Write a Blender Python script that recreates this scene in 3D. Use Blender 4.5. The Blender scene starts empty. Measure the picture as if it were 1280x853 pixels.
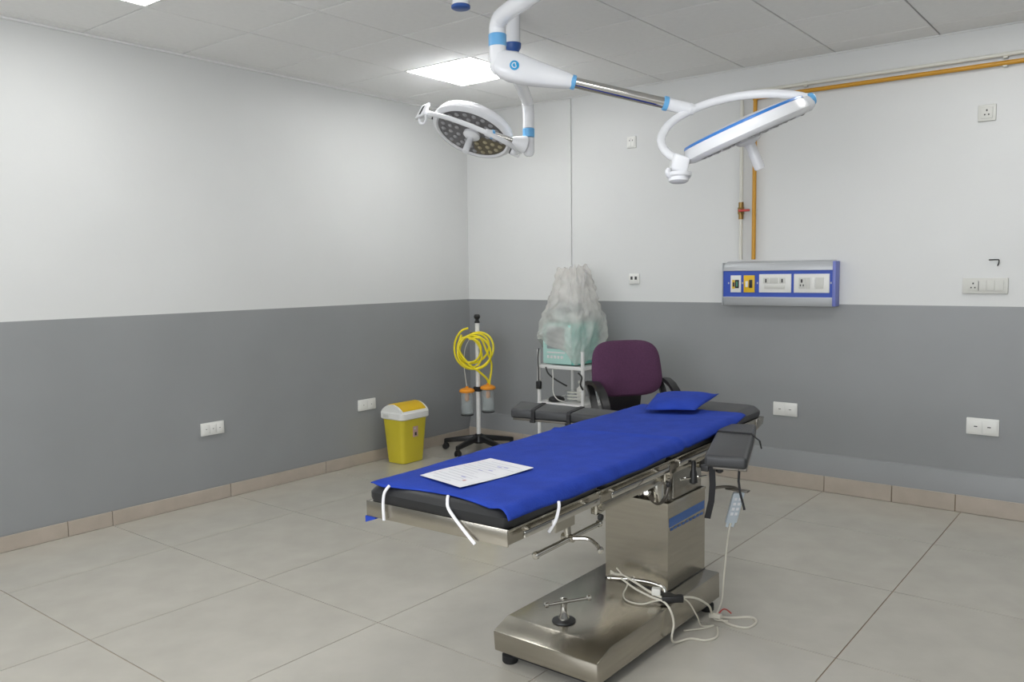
import bpy, bmesh, math, random
from mathutils import Vector, Matrix
random.seed(7)
S = bpy.context.scene
COL = S.collection
V = Vector

# ------------------------------------------------------------------ camera, world, exposure
F_PX = 1042.1
CAM = V((4.8368, -5.5117, 1.4587))
YAW, PITCH, ROLL = 0.6695, -0.0825, -0.0118
fwd = V((-math.sin(YAW)*math.cos(PITCH), math.cos(YAW)*math.cos(PITCH), math.sin(PITCH)))
_r = V((math.cos(YAW), math.sin(YAW), 0)); _u = _r.cross(fwd)
CR = _r*math.cos(ROLL) + _u*math.sin(ROLL)
CU = -_r*math.sin(ROLL) + _u*math.cos(ROLL)
cd = bpy.data.cameras.new('camera'); cam = bpy.data.objects.new('camera', cd); COL.objects.link(cam)
cam.matrix_world = Matrix((( CR.x, CU.x, -fwd.x, CAM.x), (CR.y, CU.y, -fwd.y, CAM.y), (CR.z, CU.z, -fwd.z, CAM.z), (0, 0, 0, 1)))
cd.sensor_width = 36; cd.lens = F_PX/1280*36; cd.clip_start = .05
S.camera = cam
w = bpy.data.worlds.new('world'); S.world = w; w.use_nodes = True
w.node_tree.nodes['Background'].inputs[0].default_value = (.93, .96, 1, 1)
w.node_tree.nodes['Background'].inputs[1].default_value = 7.0
S.view_settings.view_transform = 'Standard'; S.view_settings.look = 'None'
S.view_settings.exposure = 0.0; S.view_settings.gamma = 1; S.view_settings.use_curve_mapping = False
PANEL_STRENGTH = 13.5      # the ceiling LED panels; daylight from the added rear window fills in

# ------------------------------------------------------------------ materials
def lin(c): return tuple((x/255/12.92 if x <= 10 else ((x/255+.055)/1.055)**2.4) for x in c)
def mat(name, rgb, rough=.5, metal=0, var=0., scale=8, bump=0., bscale=60, spec=.5, stretch=None, trans=0, alpha=1, emit=None, coat=0, sheen=0):
    m = bpy.data.materials.new(name); m.use_nodes = True; n = m.node_tree; b = n.nodes['Principled BSDF']
    c = lin(rgb); b.inputs['Base Color'].default_value = (*c, 1)
    b.inputs['Roughness'].default_value = rough; b.inputs['Metallic'].default_value = metal
    b.inputs['Specular IOR Level'].default_value = spec; b.inputs['Coat Weight'].default_value = coat
    b.inputs['Transmission Weight'].default_value = trans; b.inputs['Alpha'].default_value = alpha
    b.inputs['Sheen Weight'].default_value = sheen
    tc = n.nodes.new('ShaderNodeTexCoord'); mp = n.nodes.new('ShaderNodeMapping'); n.links.new(tc.outputs['Object'], mp.inputs[0])
    if stretch: mp.inputs['Scale'].default_value = stretch
    if var:
        t = n.nodes.new('ShaderNodeTexNoise'); t.inputs['Scale'].default_value = scale; t.inputs['Detail'].default_value = 5
        n.links.new(mp.outputs[0], t.inputs['Vector'])
        r = n.nodes.new('ShaderNodeValToRGB'); r.color_ramp.elements[0].position = .3; r.color_ramp.elements[1].position = .7
        r.color_ramp.elements[0].color = (*[x*(1-var) for x in c], 1); r.color_ramp.elements[1].color = (*[min(1, x*(1+var)) for x in c], 1)
        n.links.new(t.outputs[0], r.inputs[0]); n.links.new(r.outputs[0], b.inputs['Base Color'])
    if bump:
        t = n.nodes.new('ShaderNodeTexNoise'); t.inputs['Scale'].default_value = bscale; t.inputs['Detail'].default_value = 4
        n.links.new(mp.outputs[0], t.inputs['Vector'])
        bp = n.nodes.new('ShaderNodeBump'); bp.inputs['Strength'].default_value = bump; bp.inputs['Distance'].default_value = .01
        n.links.new(t.outputs[0], bp.inputs['Height']); n.links.new(bp.outputs[0], b.inputs['Normal'])
    if emit:
        b.inputs['Emission Color'].default_value = (*emit[0], 1); b.inputs['Emission Strength'].default_value = emit[1]
    return m
M = {}
M['wall_white'] = mat('wall_white', (214, 215, 214), .45, var=.015, scale=2, bump=.04, bscale=25, spec=.3)
M['wall_grey'] = mat('wall_grey', (145, 147, 148), .38, var=.03, scale=2.5, bump=.05, bscale=18, spec=.4)
M['ceiling'] = mat('ceiling_tile', (232, 232, 231), .9, var=.015, scale=30, bump=.08, bscale=200, spec=.1)
M['ceiling_gap'] = mat('ceiling_gap', (132, 131, 128), .8)
M['floor'] = mat('floor_tile', (184, 180, 170), .15, var=.055, scale=5, spec=.5, bump=.012, bscale=6)
M['grout'] = mat('grout', (124, 104, 74), .8)
M['skirt'] = mat('skirting_tile', (176, 165, 152), .3, var=.06, scale=9)
M['steel'] = mat('brushed_steel', (178, 173, 162), .24, 1, var=.07, scale=5, bump=.05, bscale=90, stretch=(1, 1, 14))
M['steel_plain'] = mat('plain_steel', (184, 180, 170), .2, 1, var=.05, scale=6)
M['steel_dark'] = mat('dark_steel', (120, 116, 110), .35, 1)
M['chrome'] = mat('chrome', (205, 203, 198), .1, 1)
M['vinyl'] = mat('black_vinyl', (24, 25, 27), .42, bump=.06, bscale=300, var=.08, scale=20)
M['vinyl_grey'] = mat('grey_vinyl', (50, 51, 53), .45, bump=.1, bscale=300, var=.1, scale=15)
M['black'] = mat('black_plastic', (30, 30, 31), .4)
M['black_soft'] = mat('black_webbing', (34, 34, 36), .8, bump=.3, bscale=400)
M['sheet'] = mat('blue_cloth', (36, 62, 156), .85, var=.12, scale=14, bump=.25, bscale=160, spec=.2, sheen=.0)
M['paper'] = mat('paper', (222, 222, 226), .6)
M['ink'] = mat('ink', (188, 189, 196), .7)
M['ink_blue'] = mat('blue_ink', (165, 166, 210), .7)
M['ink_red'] = mat('red_ink', (190, 140, 140), .7)
M['tape'] = mat('white_tape', (232, 232, 236), .6)
M['lamp_white'] = mat('lamp_white', (232, 233, 236), .25, spec=.5)
M['lamp_grey'] = mat('lamp_glass_grey', (112, 110, 112), .25)
M['led'] = mat('led_lens', (158, 158, 160), .15)
M['led_warm'] = mat('led_lens_warm', (165, 156, 128), .15)
M['led_plate_warm'] = mat('lamp_glass_warm', (112, 104, 86), .25)
M['ring_blue'] = mat('light_blue_plastic', (105, 172, 222), .35)
M['stripe_blue'] = mat('stripe_blue', (52, 122, 200), .35)
M['cap_blue'] = mat('navy_cap', (42, 82, 150), .4)
M['logo_blue'] = mat('logo_blue', (40, 160, 215), .4)
M['white_paint'] = mat('white_enamel', (222, 222, 220), .35)
M['plastic_white'] = mat('white_plastic', (222, 221, 214), .4)
M['socket_white'] = mat('socket_white', (228, 228, 224), .35)
M['socket_cream'] = mat('socket_cream', (206, 206, 200), .4)
M['slot'] = mat('socket_slot', (60, 60, 60), .6)
M['bin_yellow'] = mat('bin_yellow', (206, 190, 52), .4, var=.03, scale=6)
M['bin_lid_yellow'] = mat('bin_lid_yellow', (222, 182, 20), .4)
M['label_pink'] = mat('label_pink', (196, 160, 150), .6)
M['hose'] = mat('yellow_hose', (232, 214, 26), .4)
M['orange'] = mat('orange_plastic', (236, 150, 34), .4)
M['purple'] = mat('purple_fabric', (84, 48, 78), .9, var=.12, scale=120, bump=.3, bscale=300)
M['jar'] = mat('clear_jar', (205, 214, 214), .08, alpha=.22)
M['teal'] = mat('teal_plastic', (116, 196, 184), .4)
M['teal_light'] = mat('pale_teal', (176, 214, 206), .4)
M['screen_grey'] = mat('device_grey', (150, 158, 160), .3)
M['panel_alu'] = mat('panel_aluminium', (186, 189, 192), .4, .3)
M['panel_blue'] = mat('panel_blue', (48, 80, 178), .4)
M['panel_side'] = mat('panel_side_blue', (112, 122, 190), .4)
M['outlet_yellow'] = mat('outlet_yellow', (226, 184, 30), .4)
M['pipe_yellow'] = mat('pipe_yellow', (196, 142, 34), .4)
M['pipe_cream'] = mat('pipe_cream', (213, 212, 203), .45)
M['brass'] = mat('brass', (150, 122, 74), .35, .8)
M['red'] = mat('valve_red', (178, 60, 54), .4)
M['green'] = mat('outlet_green', (70, 150, 120), .4)
M['cable_white'] = mat('cable_white', (208, 204, 190), .45)
M['remote'] = mat('remote_blue_grey', (188, 198, 206), .3)
M['sticker_blue'] = mat('sticker_blue', (66, 108, 176), .45)
M['sticker_dark'] = mat('sticker_text', (40, 74, 130), .5)
M['rubber'] = mat('rubber', (26, 26, 26), .8)
M['panel_light'] = mat('led_diffuser', (240, 240, 238), .5, emit=((1, 1, .985), PANEL_STRENGTH))
def bag_mat():
    m = bpy.data.materials.new('clear_plastic_bag'); m.use_nodes = True; n = m.node_tree; n.nodes.clear()
    o = n.nodes.new('ShaderNodeOutputMaterial'); mx = n.nodes.new('ShaderNodeMixShader'); t = n.nodes.new('ShaderNodeBsdfTransparent')
    p = n.nodes.new('ShaderNodeBsdfPrincipled'); p.inputs['Base Color'].default_value = (*lin((236, 233, 228)), 1); p.inputs['Roughness'].default_value = .25
    tl = n.nodes.new('ShaderNodeBsdfTranslucent'); tl.inputs[0].default_value = (.9, .89, .87, 1)
    m2 = n.nodes.new('ShaderNodeMixShader'); m2.inputs[0].default_value = .4
    n.links.new(p.outputs[0], m2.inputs[1]); n.links.new(tl.outputs[0], m2.inputs[2])
    tc = n.nodes.new('ShaderNodeTexCoord'); nz = n.nodes.new('ShaderNodeTexNoise'); nz.inputs['Scale'].default_value = 7; nz.inputs['Detail'].default_value = 3
    n.links.new(tc.outputs['Object'], nz.inputs['Vector'])
    r = n.nodes.new('ShaderNodeMapRange'); r.inputs[1].default_value = .3; r.inputs[2].default_value = .7; r.inputs[3].default_value = .40; r.inputs[4].default_value = .66
    n.links.new(nz.outputs[0], r.inputs[0]); n.links.new(r.outputs[0], mx.inputs[0])
    bp = n.nodes.new('ShaderNodeBump'); bp.inputs['Strength'].default_value = .5; bp.inputs['Distance'].default_value = .02
    n.links.new(nz.outputs[0], bp.inputs['Height']); n.links.new(bp.outputs[0], p.inputs['Normal'])
    n.links.new(t.outputs[0], mx.inputs[1]); n.links.new(m2.outputs[0], mx.inputs[2]); n.links.new(mx.outputs[0], o.inputs[0]); return m
M['bag'] = bag_mat()

# ------------------------------------------------------------------ mesh builder (world coordinates)
class B:
    def __init__(s): s.bm = bmesh.new(); s.mi = 0
    def _tag(s, fs):
        for f in fs: f.material_index = s.mi
    def hexa(s, c, bev=0, seg=2):
        """8 corners: bottom ring 0-3 (ccw), top ring 4-7"""
        vs = [s.bm.verts.new(p) for p in c]
        fs = [s.bm.faces.new([vs[i] for i in q]) for q in ((3, 2, 1, 0), (4, 5, 6, 7), (0, 1, 5, 4), (1, 2, 6, 5), (2, 3, 7, 6), (3, 0, 4, 7))]
        s._tag(fs)
        if bev:
            es = {e for f in fs for e in f.edges}
            r = bmesh.ops.bevel(s.bm, geom=list(es), offset=bev, segments=seg, profile=.5, affect='EDGES', clamp_overlap=True)
            s._tag(r['faces'])
        return s
    def box(s, a, b, bev=0, seg=2):
        x0, x1 = sorted((a[0], b[0])); y0, y1 = sorted((a[1], b[1])); z0, z1 = sorted((a[2], b[2]))
        return s.hexa([(x0, y0, z0), (x1, y0, z0), (x1, y1, z0), (x0, y1, z0), (x0, y0, z1), (x1, y0, z1), (x1, y1, z1), (x0, y1, z1)], bev, seg)
    def obox(s, c, ax, ay, az, bev=0, seg=2):
        """oriented box: centre and three half-axis vectors"""
        c = V(c); ax, ay, az = V(ax), V(ay), V(az)
        if ax.cross(ay).dot(az) < 0: ax = -ax
        return s.hexa([c-ax-ay-az, c+ax-ay-az, c+ax+ay-az, c-ax+ay-az, c-ax-ay+az, c+ax-ay+az, c+ax+ay+az, c-ax+ay+az], bev, seg)
    def loft(s, rings, cap=True, closed=True):
        R = [[s.bm.verts.new(p) for p in r] for r in rings]; fs = []
        n = len(rings[0])
        for a, b in zip(R[:-1], R[1:]):
            for i in range(n if closed else n-1):
                j = (i+1) % n
                fs.append(s.bm.faces.new((a[i], a[j], b[j], b[i])))
        if cap and closed:
            fs.append(s.bm.faces.new(list(reversed(R[0])))); fs.append(s.bm.faces.new(R[-1]))
        s._tag(fs); return s
    def lathe(s, origin, axis, prof, n=32, cap=True, sx=1., sdir=None):
        """prof: list of (radius, height along axis)"""
        o = V(origin); a = V(axis).normalized(); t = a.orthogonal().normalized() if sdir is None else V(sdir).normalized(); b = a.cross(t)
        return s.loft([[o+a*h+(t*math.cos(2*math.pi*i/n)*sx+b*math.sin(2*math.pi*i/n))*max(r, 1e-4) for i in range(n)] for r, h in prof], cap)
    def cyl(s, a, b, r, r2=None, n=20, bev=0):
        a, b = V(a), V(b); L = (b-a).length; r2 = r if r2 is None else r2
        pr = [(r, 0), (r2, L)] if not bev else [(r-bev, 0), (r, bev), (r2, L-bev), (r2-bev, L)]
        return s.lathe(a, b-a, pr, n)
    def tube(s, pts, r, n=10, sub=6, smooth=True, rs=None):
        P = [V(p) for p in pts]
        if smooth and len(P) > 2:
            Q = []; 
            for i in range(len(P)-1):
                p0 = P[max(i-1, 0)]; p1 = P[i]; p2 = P[i+1]; p3 = P[min(i+2, len(P)-1)]
                for k in range(sub):
                    t = k/sub
                    Q.append(.5*((2*p1)+(p2-p0)*t+(2*p0-5*p1+4*p2-p3)*t*t+(-p0+3*p1-3*p2+p3)*t**3))
            Q.append(P[-1]); P = Q
        rings = []; prev = None
        for i, p in enumerate(P):
            d = (P[min(i+1, len(P)-1)]-P[max(i-1, 0)]).normalized()
            if prev is None: t = d.orthogonal().normalized()
            else:
                t = (prev-d*prev.dot(d)).normalized()
            prev = t; b = d.cross(t)
            rr = r if rs is None else rs[0]+(rs[1]-rs[0])*i/(len(P)-1)
            rings.append([p+(t*math.cos(2*math.pi*k/n)+b*math.sin(2*math.pi*k/n))*rr for k in range(n)])
        return s.loft(rings)
    def strip(s, pts, wdir, wd, th):
        """flat strap along pts"""
        P = [V(p) for p in pts]; rings = []
        for i, p in enumerate(P):
            d = (P[min(i+1, len(P)-1)]-P[max(i-1, 0)]).normalized(); wv = V(wdir); wv = (wv-d*wv.dot(d)).normalized()*wd/2; nn = d.cross(wv).normalized()*th/2
            rings.append([p-wv-nn, p+wv-nn, p+wv+nn, p-wv+nn])
        return s.loft(rings)
    def grid(s, f, nu, nv):
        R = [[s.bm.verts.new(f(i/nu, j/nv)) for j in range(nv+1)] for i in range(nu+1)]
        s._tag([s.bm.faces.new((R[i][j], R[i+1][j], R[i+1][j+1], R[i][j+1])) for i in range(nu) for j in range(nv)]); return s
def root(name, loc, label, cat, group=None):
    o = bpy.data.objects.new(name, None); COL.objects.link(o); o.location = loc; o.empty_display_size = .1
    o['label'] = label; o['category'] = cat
    if group: o['group'] = group
    return o
def wloc(o):
    v = V((0, 0, 0))
    while o: v += V(o.location); o = o.parent
    return v
def link(name, b, m, parent=None, loc=None, label=None, kind=None, sharp=35, recalc=True):
    if recalc: bmesh.ops.recalc_face_normals(b.bm, faces=b.bm.faces)
    off = wloc(parent) if parent else V(loc or (0, 0, 0))
    for v in b.bm.verts: v.co -= off
    me = bpy.data.meshes.new(name); b.bm.to_mesh(me); b.bm.free()
    for x in (m if isinstance(m, (list, tuple)) else [m]): me.materials.append(M[x])
    me.polygons.foreach_set('use_smooth', [True]*len(me.polygons))
    me.set_sharp_from_angle(angle=math.radians(sharp))
    o = bpy.data.objects.new(name, me); COL.objects.link(o)
    if parent: o.parent = parent
    else: o.location = off
    if label: o['label'] = label
    if kind: o['kind'] = kind
    return o
def solo(name, b, m, label, cat, group=None, loc=None, **k):
    if loc is None:
        c = [v.co for v in b.bm.verts]; loc = (sum(v.x for v in c)/len(c), sum(v.y for v in c)/len(c), min(v.z for v in c))
    o = link(name, b, m, loc=loc, **k); o['label'] = label; o['category'] = cat
    if group: o['group'] = group
    return o

# ------------------------------------------------------------------ the room
XR, YR, H, DADO = 6.35, -7.2, 2.816, 1.2275
def two_tone(name, plan0, plan1, nrm):
    """a wall slab: grey paint below the dado line, white above"""
    b = B(); t = V(nrm)*-.12
    for i, (z0, z1) in enumerate(((-.03, DADO), (DADO, 3.0))):
        b.mi = 1-i
        a, c = V(plan0), V(plan1); up0, up1 = V((0, 0, z0)), V((0, 0, z1))
        b.hexa([a+up0, c+up0, c+t+up0, a+t+up0, a+up1, c+up1, c+t+up1, a+t+up1])
    return link(name, b, ['wall_white', 'wall_grey'], kind='structure')
two_tone('wall_left', (0, YR, 0), (0, .12, 0), (1, 0, 0))
two_tone('wall_back', (0, 0, 0), (XR, 0, 0), (0, -1, 0))
two_tone('wall_right', (XR, YR, 0), (XR, .12, 0), (-1, 0, 0))
WX0, WX1, WZ0, WZ1 = 1.5, 6.0, .9, 2.4        # unseen wide window, added behind the camera for soft, even daylight
b = B()
for (x0, x1, z0, z1, k) in ((0, XR, -.03, WZ0, 1), (0, WX0, WZ0, WZ1, 0), (WX1, XR, WZ0, WZ1, 0), (0, XR, WZ1, 3.0, 0)):
    b.mi = k; b.box((x0, YR-.12, z0), (x1, YR, z1))
link('wall_rear', b, ['wall_white', 'wall_grey'], kind='structure')
wn = B()
for x in (WX0, (WX0*2+WX1)/3-.02, (WX0+2*WX1)/3-.02, WX1-.04): wn.box((x, YR-.08, WZ0), (x+.04, YR-.04, WZ1))
for z in (WZ0, WZ1-.04): wn.box((WX0, YR-.08, z), (WX1, YR-.04, z+.04))
link('fill_window_1', wn, 'white_paint', kind='structure')
pd = bpy.data.lights.new('fill_window_portal', 'AREA'); pd.shape = 'RECTANGLE'; pd.size = WX1-WX0; pd.size_y = WZ1-WZ0; pd.cycles.is_portal = True
po = bpy.data.objects.new('fill_window_portal', pd); COL.objects.link(po); po.location = ((WX0+WX1)/2, YR-.1, (WZ0+WZ1)/2); po.rotation_euler = (math.radians(90), 0, 0)

fl = link('floor', B().box((0, YR, -.1), (XR, 0, -.003)), 'grout', kind='structure')
FT, GR = .811, .0022
def tile_mesh(nm, sx, sy, z0, z1, bev, m):
    b = B().box((-sx/2, -sy/2, z0), (sx/2, sy/2, z1), bev, 1)
    bmesh.ops.recalc_face_normals(b.bm, faces=b.bm.faces)
    me = bpy.data.meshes.new(nm); b.bm.to_mesh(me); b.bm.free(); me.materials.append(M[m]); return me
cache = {}
def cells(start, step, lo, hi):
    k = math.floor((lo-start)/step); out = []
    while start+k*step < hi-1e-6:
        a, c = max(lo, start+k*step), min(hi, start+(k+1)*step)
        if c-a > .01: out.append((a, c))
        k += 1
    return out
for (x0, x1) in cells(1.472, FT, 0, XR):
    for (y0, y1) in cells(-1.585, FT+.003, YR, 0):
        k = (round(x1-x0, 3), round(y1-y0, 3), 'f')
        if k not in cache: cache[k] = tile_mesh('floor_tile', x1-x0-2*GR, y1-y0-2*GR, -.004, 0, 0, 'floor')
        o = bpy.data.objects.new('tile', cache[k]); COL.objects.link(o); o.parent = fl; o.location = ((x0+x1)/2, (y0+y1)/2, 0)

ce = link('ceiling', B().box((0, YR, H+.012), (XR, 0, H+.1)), 'ceiling_gap', kind='structure')
AX, AY, G = .109, -.244, .6
panels = []
for (x0, x1) in cells(AX, G, 0, XR):
    for (y0, y1) in cells(AY, G, YR, 0):
        cx, cy = (x0+x1)/2, (y0+y1)/2
        if x1-x0 > .5 and any(abs(cx-px) < .1 for px in (AX+.9, AX+3.9)) and any(abs(cy-(AY-py)) < .1 for py in (.9, 3.3, 5.7)):
            panels.append((cx, cy)); continue
        k = (round(x1-x0, 3), round(y1-y0, 3), 'c')
        if k not in cache: cache[k] = tile_mesh('ceiling_tile', x1-x0-.008, y1-y0-.008, 0, .012, .002, 'ceiling')
        o = bpy.data.objects.new('ceiling_tile', cache[k]); COL.objects.link(o); o.parent = ce; o.location = (cx, cy, H)
for (cx, cy) in panels:
    if cx < 2 and cy > -2: lab = 'lit square ceiling light panel above the far lamp head, near the room corner'
    elif cx < 2 and cy > -4.5: lab = 'lit square ceiling light panel cut by the upper left picture edge'
    elif cx < 2: lab = 'square ceiling light panel behind the camera on the left wall side'
    elif cy > -2: lab = 'square ceiling light panel just above the picture, before the back wall'
    elif cy > -4.5: lab = 'square ceiling light panel above the picture, over the table foot end'
    else: lab = 'square ceiling light panel straight over the camera, outside the picture'
    r = root('ceiling_light', (cx, cy, H), lab, 'ceiling light', 'square ceiling light panels')
    f = B()
    for a, c in (((-.297, -.297), (.297, -.285)), ((-.297, .285), (.297, .297)), ((-.297, -.285), (-.285, .285)), ((.285, -.285), (.297, .285))):
        f.box((cx+a[0], cy+a[1], H-.001), (cx+c[0], cy+c[1], H+.012))
    link('frame', f, 'white_paint', r)
    link('diffuser', B().box((cx-.285, cy-.285, H+.001), (cx+.285, cy+.285, H+.008)), 'panel_light', r)
# wall angle round the ceiling
b = B().box((0.0, YR, H-.012), (.022, 0, H-.001)); link('trim_1', b, 'ceiling', kind='structure')
b = B().box((0.022, -.016, H-.006), (XR, 0, H-.001)); link('trim_2', b, 'ceiling', kind='structure')
# skirting tiles
bl = link('baseboard_left', B().box((0, YR, 0), (.006, 0, .084)), 'grout', kind='structure')
js = [YR, -6.4, -5.6, -4.8, -4.02, -3.467, -3.215, -2.43, -1.638, -.84, -.012]
for a, c in zip(js[:-1], js[1:]): link('skirting_tile', B().box((.006, a+.002, 0.001), (.016, c-.002, .086), .002, 1), 'skirt', bl)
bb = link('baseboard_back', B().box((.016, -.04, 0), (XR, 0, .1)), 'grout', kind='structure')
js = [.017, .62, 1.42, 2.30, 3.103, 3.518, 3.874, 4.68, 5.48, XR]
for a, c in zip(js[:-1], js[1:]): link('skirting_tile', B().box((a+.002, -.05, 0.001), (c-.002, -.04, .105), .002, 1), 'skirt', bb)
# thickened, sloping foot of the back wall above the skirting
b = B(); 
prof = [(0, .1), (-.046, .1), (-.046, .115), (-.012, .235), (0, .243)]
b.loft([[(x, y, z) for y, z in prof] for x in (.02, 2.0, 4.0, XR)]); link('trim_3', b, 'wall_grey', kind='structure')

# ------------------------------------------------------------------ wall fittings
def yface(x0, x1, z0, z1, y, d, bev=.003): return B().box((x0, y-d, z0), (x1, y, z1), bev)
def xface(y0, y1, z0, z1, x, d, bev=.003): return B().box((x, y0, z0), (x+d, y1, z1), bev)
def socket_back(x, z, w, h, label, mods, m='socket_white', holes=(), d=.012, group=None):
    r = root('wall_socket', (x, 0, z-h/2), label, 'wall socket')
    link('plate', yface(x-w/2, x+w/2, z-h/2, z+h/2, 0, d), m, r)
    for (a, c, z0, z1) in mods:
        md = link('module', yface(x+a, x+c, z+z0, z+z1, -d+.001, .005, .0015), m, r)
        for (hx, hz, hw, hh) in holes:
            if a < hx < c: link('hole', yface(x+hx-hw, x+hx+hw, z+hz-hh, z+hz+hh, -d-.0035, .001, 0), 'slot', md)
    return r
tri = lambda cx: ((cx, .014, .004, .005), (cx-.010, -.010, .0035, .004), (cx+.010, -.010, .0035, .004))
socket_back(3.965, 2.335, .092, .092, 'square single socket high on the back wall, below the yellow pipe', [(-.03, .03, -.032, .032)], 'socket_cream', tri(0))
socket_back(1.637, 2.412, .075, .085, 'small socket high on the back wall left of the big surgical lamp', [(-.028, -.001, -.03, .03), (.001, .028, -.03, .03)], 'socket_white', ((-.013, .012, .003, .005), (.013, .012, .003, .005)))
socket_back(1.66, 1.397, .088, .078, 'small socket with two dark plug holes, right of the plastic bag', [(-.036, -.001, -.03, .03), (.001, .036, -.03, .03)], 'socket_white', ((-.018, .006, .009, .012), (.018, .006, .009, .012)))
socket_back(2.824, .515, .165, .09, 'double white socket low on the grey back wall, right of the table head', [(-.07, -.002, -.035, .035), (.002, .07, -.035, .035)], 'socket_white', ((-.035, 0, .008, .002), (.035, 0, .008, .002)))
socket_back(3.998, .52, .17, .098, 'double white socket low on the grey back wall at the far right', [(-.075, -.002, -.038, .038), (.002, .075, -.038, .038)], 'socket_white', ((-.035, .0, .009, .003), (.035, .0, .009, .003)))
socket_back(3.985, 1.347, .235, .09, 'long switchboard with socket and switches above the grey paint, far right', [(-.085, -.035, -.028, .034), (-.033, .008, -.028, .034), (.010, .050, -.028, .034), (.052, .095, -.028, .034)], 'socket_cream', tri(-.06)+((-.031, 0, .0012, .028), (.009, 0, .0012, .028)))
def socket_left(y, z, w, h, label, nm):
    r = root('wall_socket', (0, y, z-h/2), label, 'wall socket')
    link('plate', xface(y-w/2, y+w/2, z-h/2, z+h/2, 0, .012), 'socket_white', r)
    st = (w-.02)/nm
    for i in range(nm):
        a = y-w/2+.01+i*st
        md = link('module', xface(a+.001, a+st-.001, z-h*.36, z+h*.36, .011, .005, .0015), 'socket_white', r)
        link('hole', xface(a+st/2-.004, a+st/2+.004, z-.002, z+.002, .0155, .001, 0), 'slot', md)
socket_left(-2.54, .474, .165, .082, 'white three-module socket low on the left wall, nearer the camera', 3)
socket_left(-1.22, .455, .175, .085, 'white socket low on the left wall beside the yellow bin', 2)
# hook
solo('wall_hook', B().tube([(4.0, -.004, 1.497), (4.04, -.012, 1.497), (4.052, -.016, 1.495), (4.052, -.016, 1.478), (4.046, -.012, 1.462)], .0035, 8), 'black', 'small black bent hook on the white wall above the switchboard', 'hook')
# white conduit strip
solo('cable_conduit', B().box((1.083, -.012, 1.47), (1.094, 0, H-.014), .003), 'wall_white', 'thin white conduit strip running down the back wall above the plastic bag', 'conduit')
# gas pipes
def pipe(name, m, pts, r, label, clips):
    ro = root(name, pts[-1], label, 'pipe')
    b = B(); 
    for a, c in zip(pts[:-1], pts[1:]): b.cyl(a, c, r, n=16)
    for p in pts[1:-1]: b.lathe(V(p)-V((0, 0, r*1.3)), (0, 0, 1), [(r*.6, 0), (r*1.25, r*.3), (r*1.25, r*2.2), (r*.6, r*2.6)], 16)
    link('tube', b, m, ro)
    for c in clips:
        link('clip', B().box(V(c)-V((.012, .004, .018)), V((c[0]+.012, -.0005, c[2]+.018)), .003), 'pipe_cream', ro)
    return ro
pipe('gas_pipe', 'pipe_yellow', [(XR, -.03, 2.592), (2.598, -.03, 2.600), (2.598, -.03, 1.525)], .0135, 'ochre yellow gas pipe along the back wall, turning down to the outlet panel', [(4.05, -.03, 2.594), (2.598, -.03, 1.85)])
pp = pipe('gas_pipe', 'pipe_cream', [(XR, -.028, 2.640), (2.505, -.028, 2.646), (2.505, -.028, 1.525)], .012, 'cream painted pipe above and left of the yellow gas pipe, with a brass valve', [(4.05, -.028, 2.641), (2.93, -.028, 2.645)])
vb = B().cyl((2.505, -.028, 1.80), (2.505, -.028, 1.915), .017, n=16).cyl((2.505, -.028, 1.835), (2.505, -.028, 1.88), .023, n=6).cyl((2.505, -.028, 1.857), (2.505, -.06, 1.857), .01, n=12)
vv = link('valve', vb, 'brass', pp); link('valve_handle', B().box((2.5, -.064, 1.849), (2.58, -.056, 1.865), .003), 'red', vv, label='red lever handle')

# bed-head outlet panel
r = root('outlet_panel', (2.77, 0, 1.218), 'long aluminium and blue outlet panel on the back wall above the grey paint', 'outlet panel')
PX0, PX1, PY = 2.402, 3.142, -.075
def xprof(prof, x0, x1, m, nm, par=r, **k):
    return link(nm, B().loft([[(x, y, z) for y, z in prof] for x in (x0, x1)]), m, par, **k)
link('housing', B().box((PX0+.004, -.066, 1.222), (PX1-.004, 0, 1.50), .003), 'panel_alu', r)
link('top_cover', B().hexa([(PX0, -.08, 1.454), (PX1, -.08, 1.454), (PX1, -.0, 1.454), (PX0, -.0, 1.454), (PX0, -.072, 1.49), (PX1, -.072, 1.49), (PX1, -.0, 1.515), (PX0, -.0, 1.515)], .003), 'panel_alu', r)
link('bottom_cover', B().hexa([(PX0, -.066, 1.214), (PX1, -.066, 1.214), (PX1, -.0, 1.214), (PX0, -.0, 1.214), (PX0, -.08, 1.266), (PX1, -.08, 1.266), (PX1, -.0, 1.266), (PX0, -.0, 1.266)], .003), 'panel_alu', r)
link('top_rail', B().box((PX0, -.083, 1.448), (PX1, -.07, 1.457), .002), 'panel_alu', r)
link('bottom_rail', B().box((PX0, -.083, 1.263), (PX1, -.07, 1.273), .002), 'panel_alu', r)
link('blue_fascia', B().box((PX0+.002, -.076, 1.273), (PX1-.002, -.06, 1.448)), 'panel_blue', r, label='deep blue front strip')
link('end_cap', B().box((PX1, -.085, 1.216), (PX1+.02, 0, 1.505), .003), 'panel_side', r, label='pale blue end cap')
link('end_cap', B().box((PX0-.006, -.085, 1.216), (PX0, 0, 1.505), .002), 'panel_alu', r)
def fx(px): return PX0+(px-175)/(1098-175)*(PX1-PX0)     # position along the panel
def fz(q): return 1.448-(q-275)/(435-275)*.175
def outlet(p0, p1, q0, q1, m, label=None):
    return link('outlet_plate', yface(fx(p0), fx(p1), fz(q1), fz(q0), -.075, .008, .002), m, r, label=label)
def detail(par, nm, p0, p1, q0, q1, m, y=-.083, d=.004, bev=.001): return link(nm, yface(fx(p0), fx(p1), fz(q1), fz(q0), y, d, bev), m, par)
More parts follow.
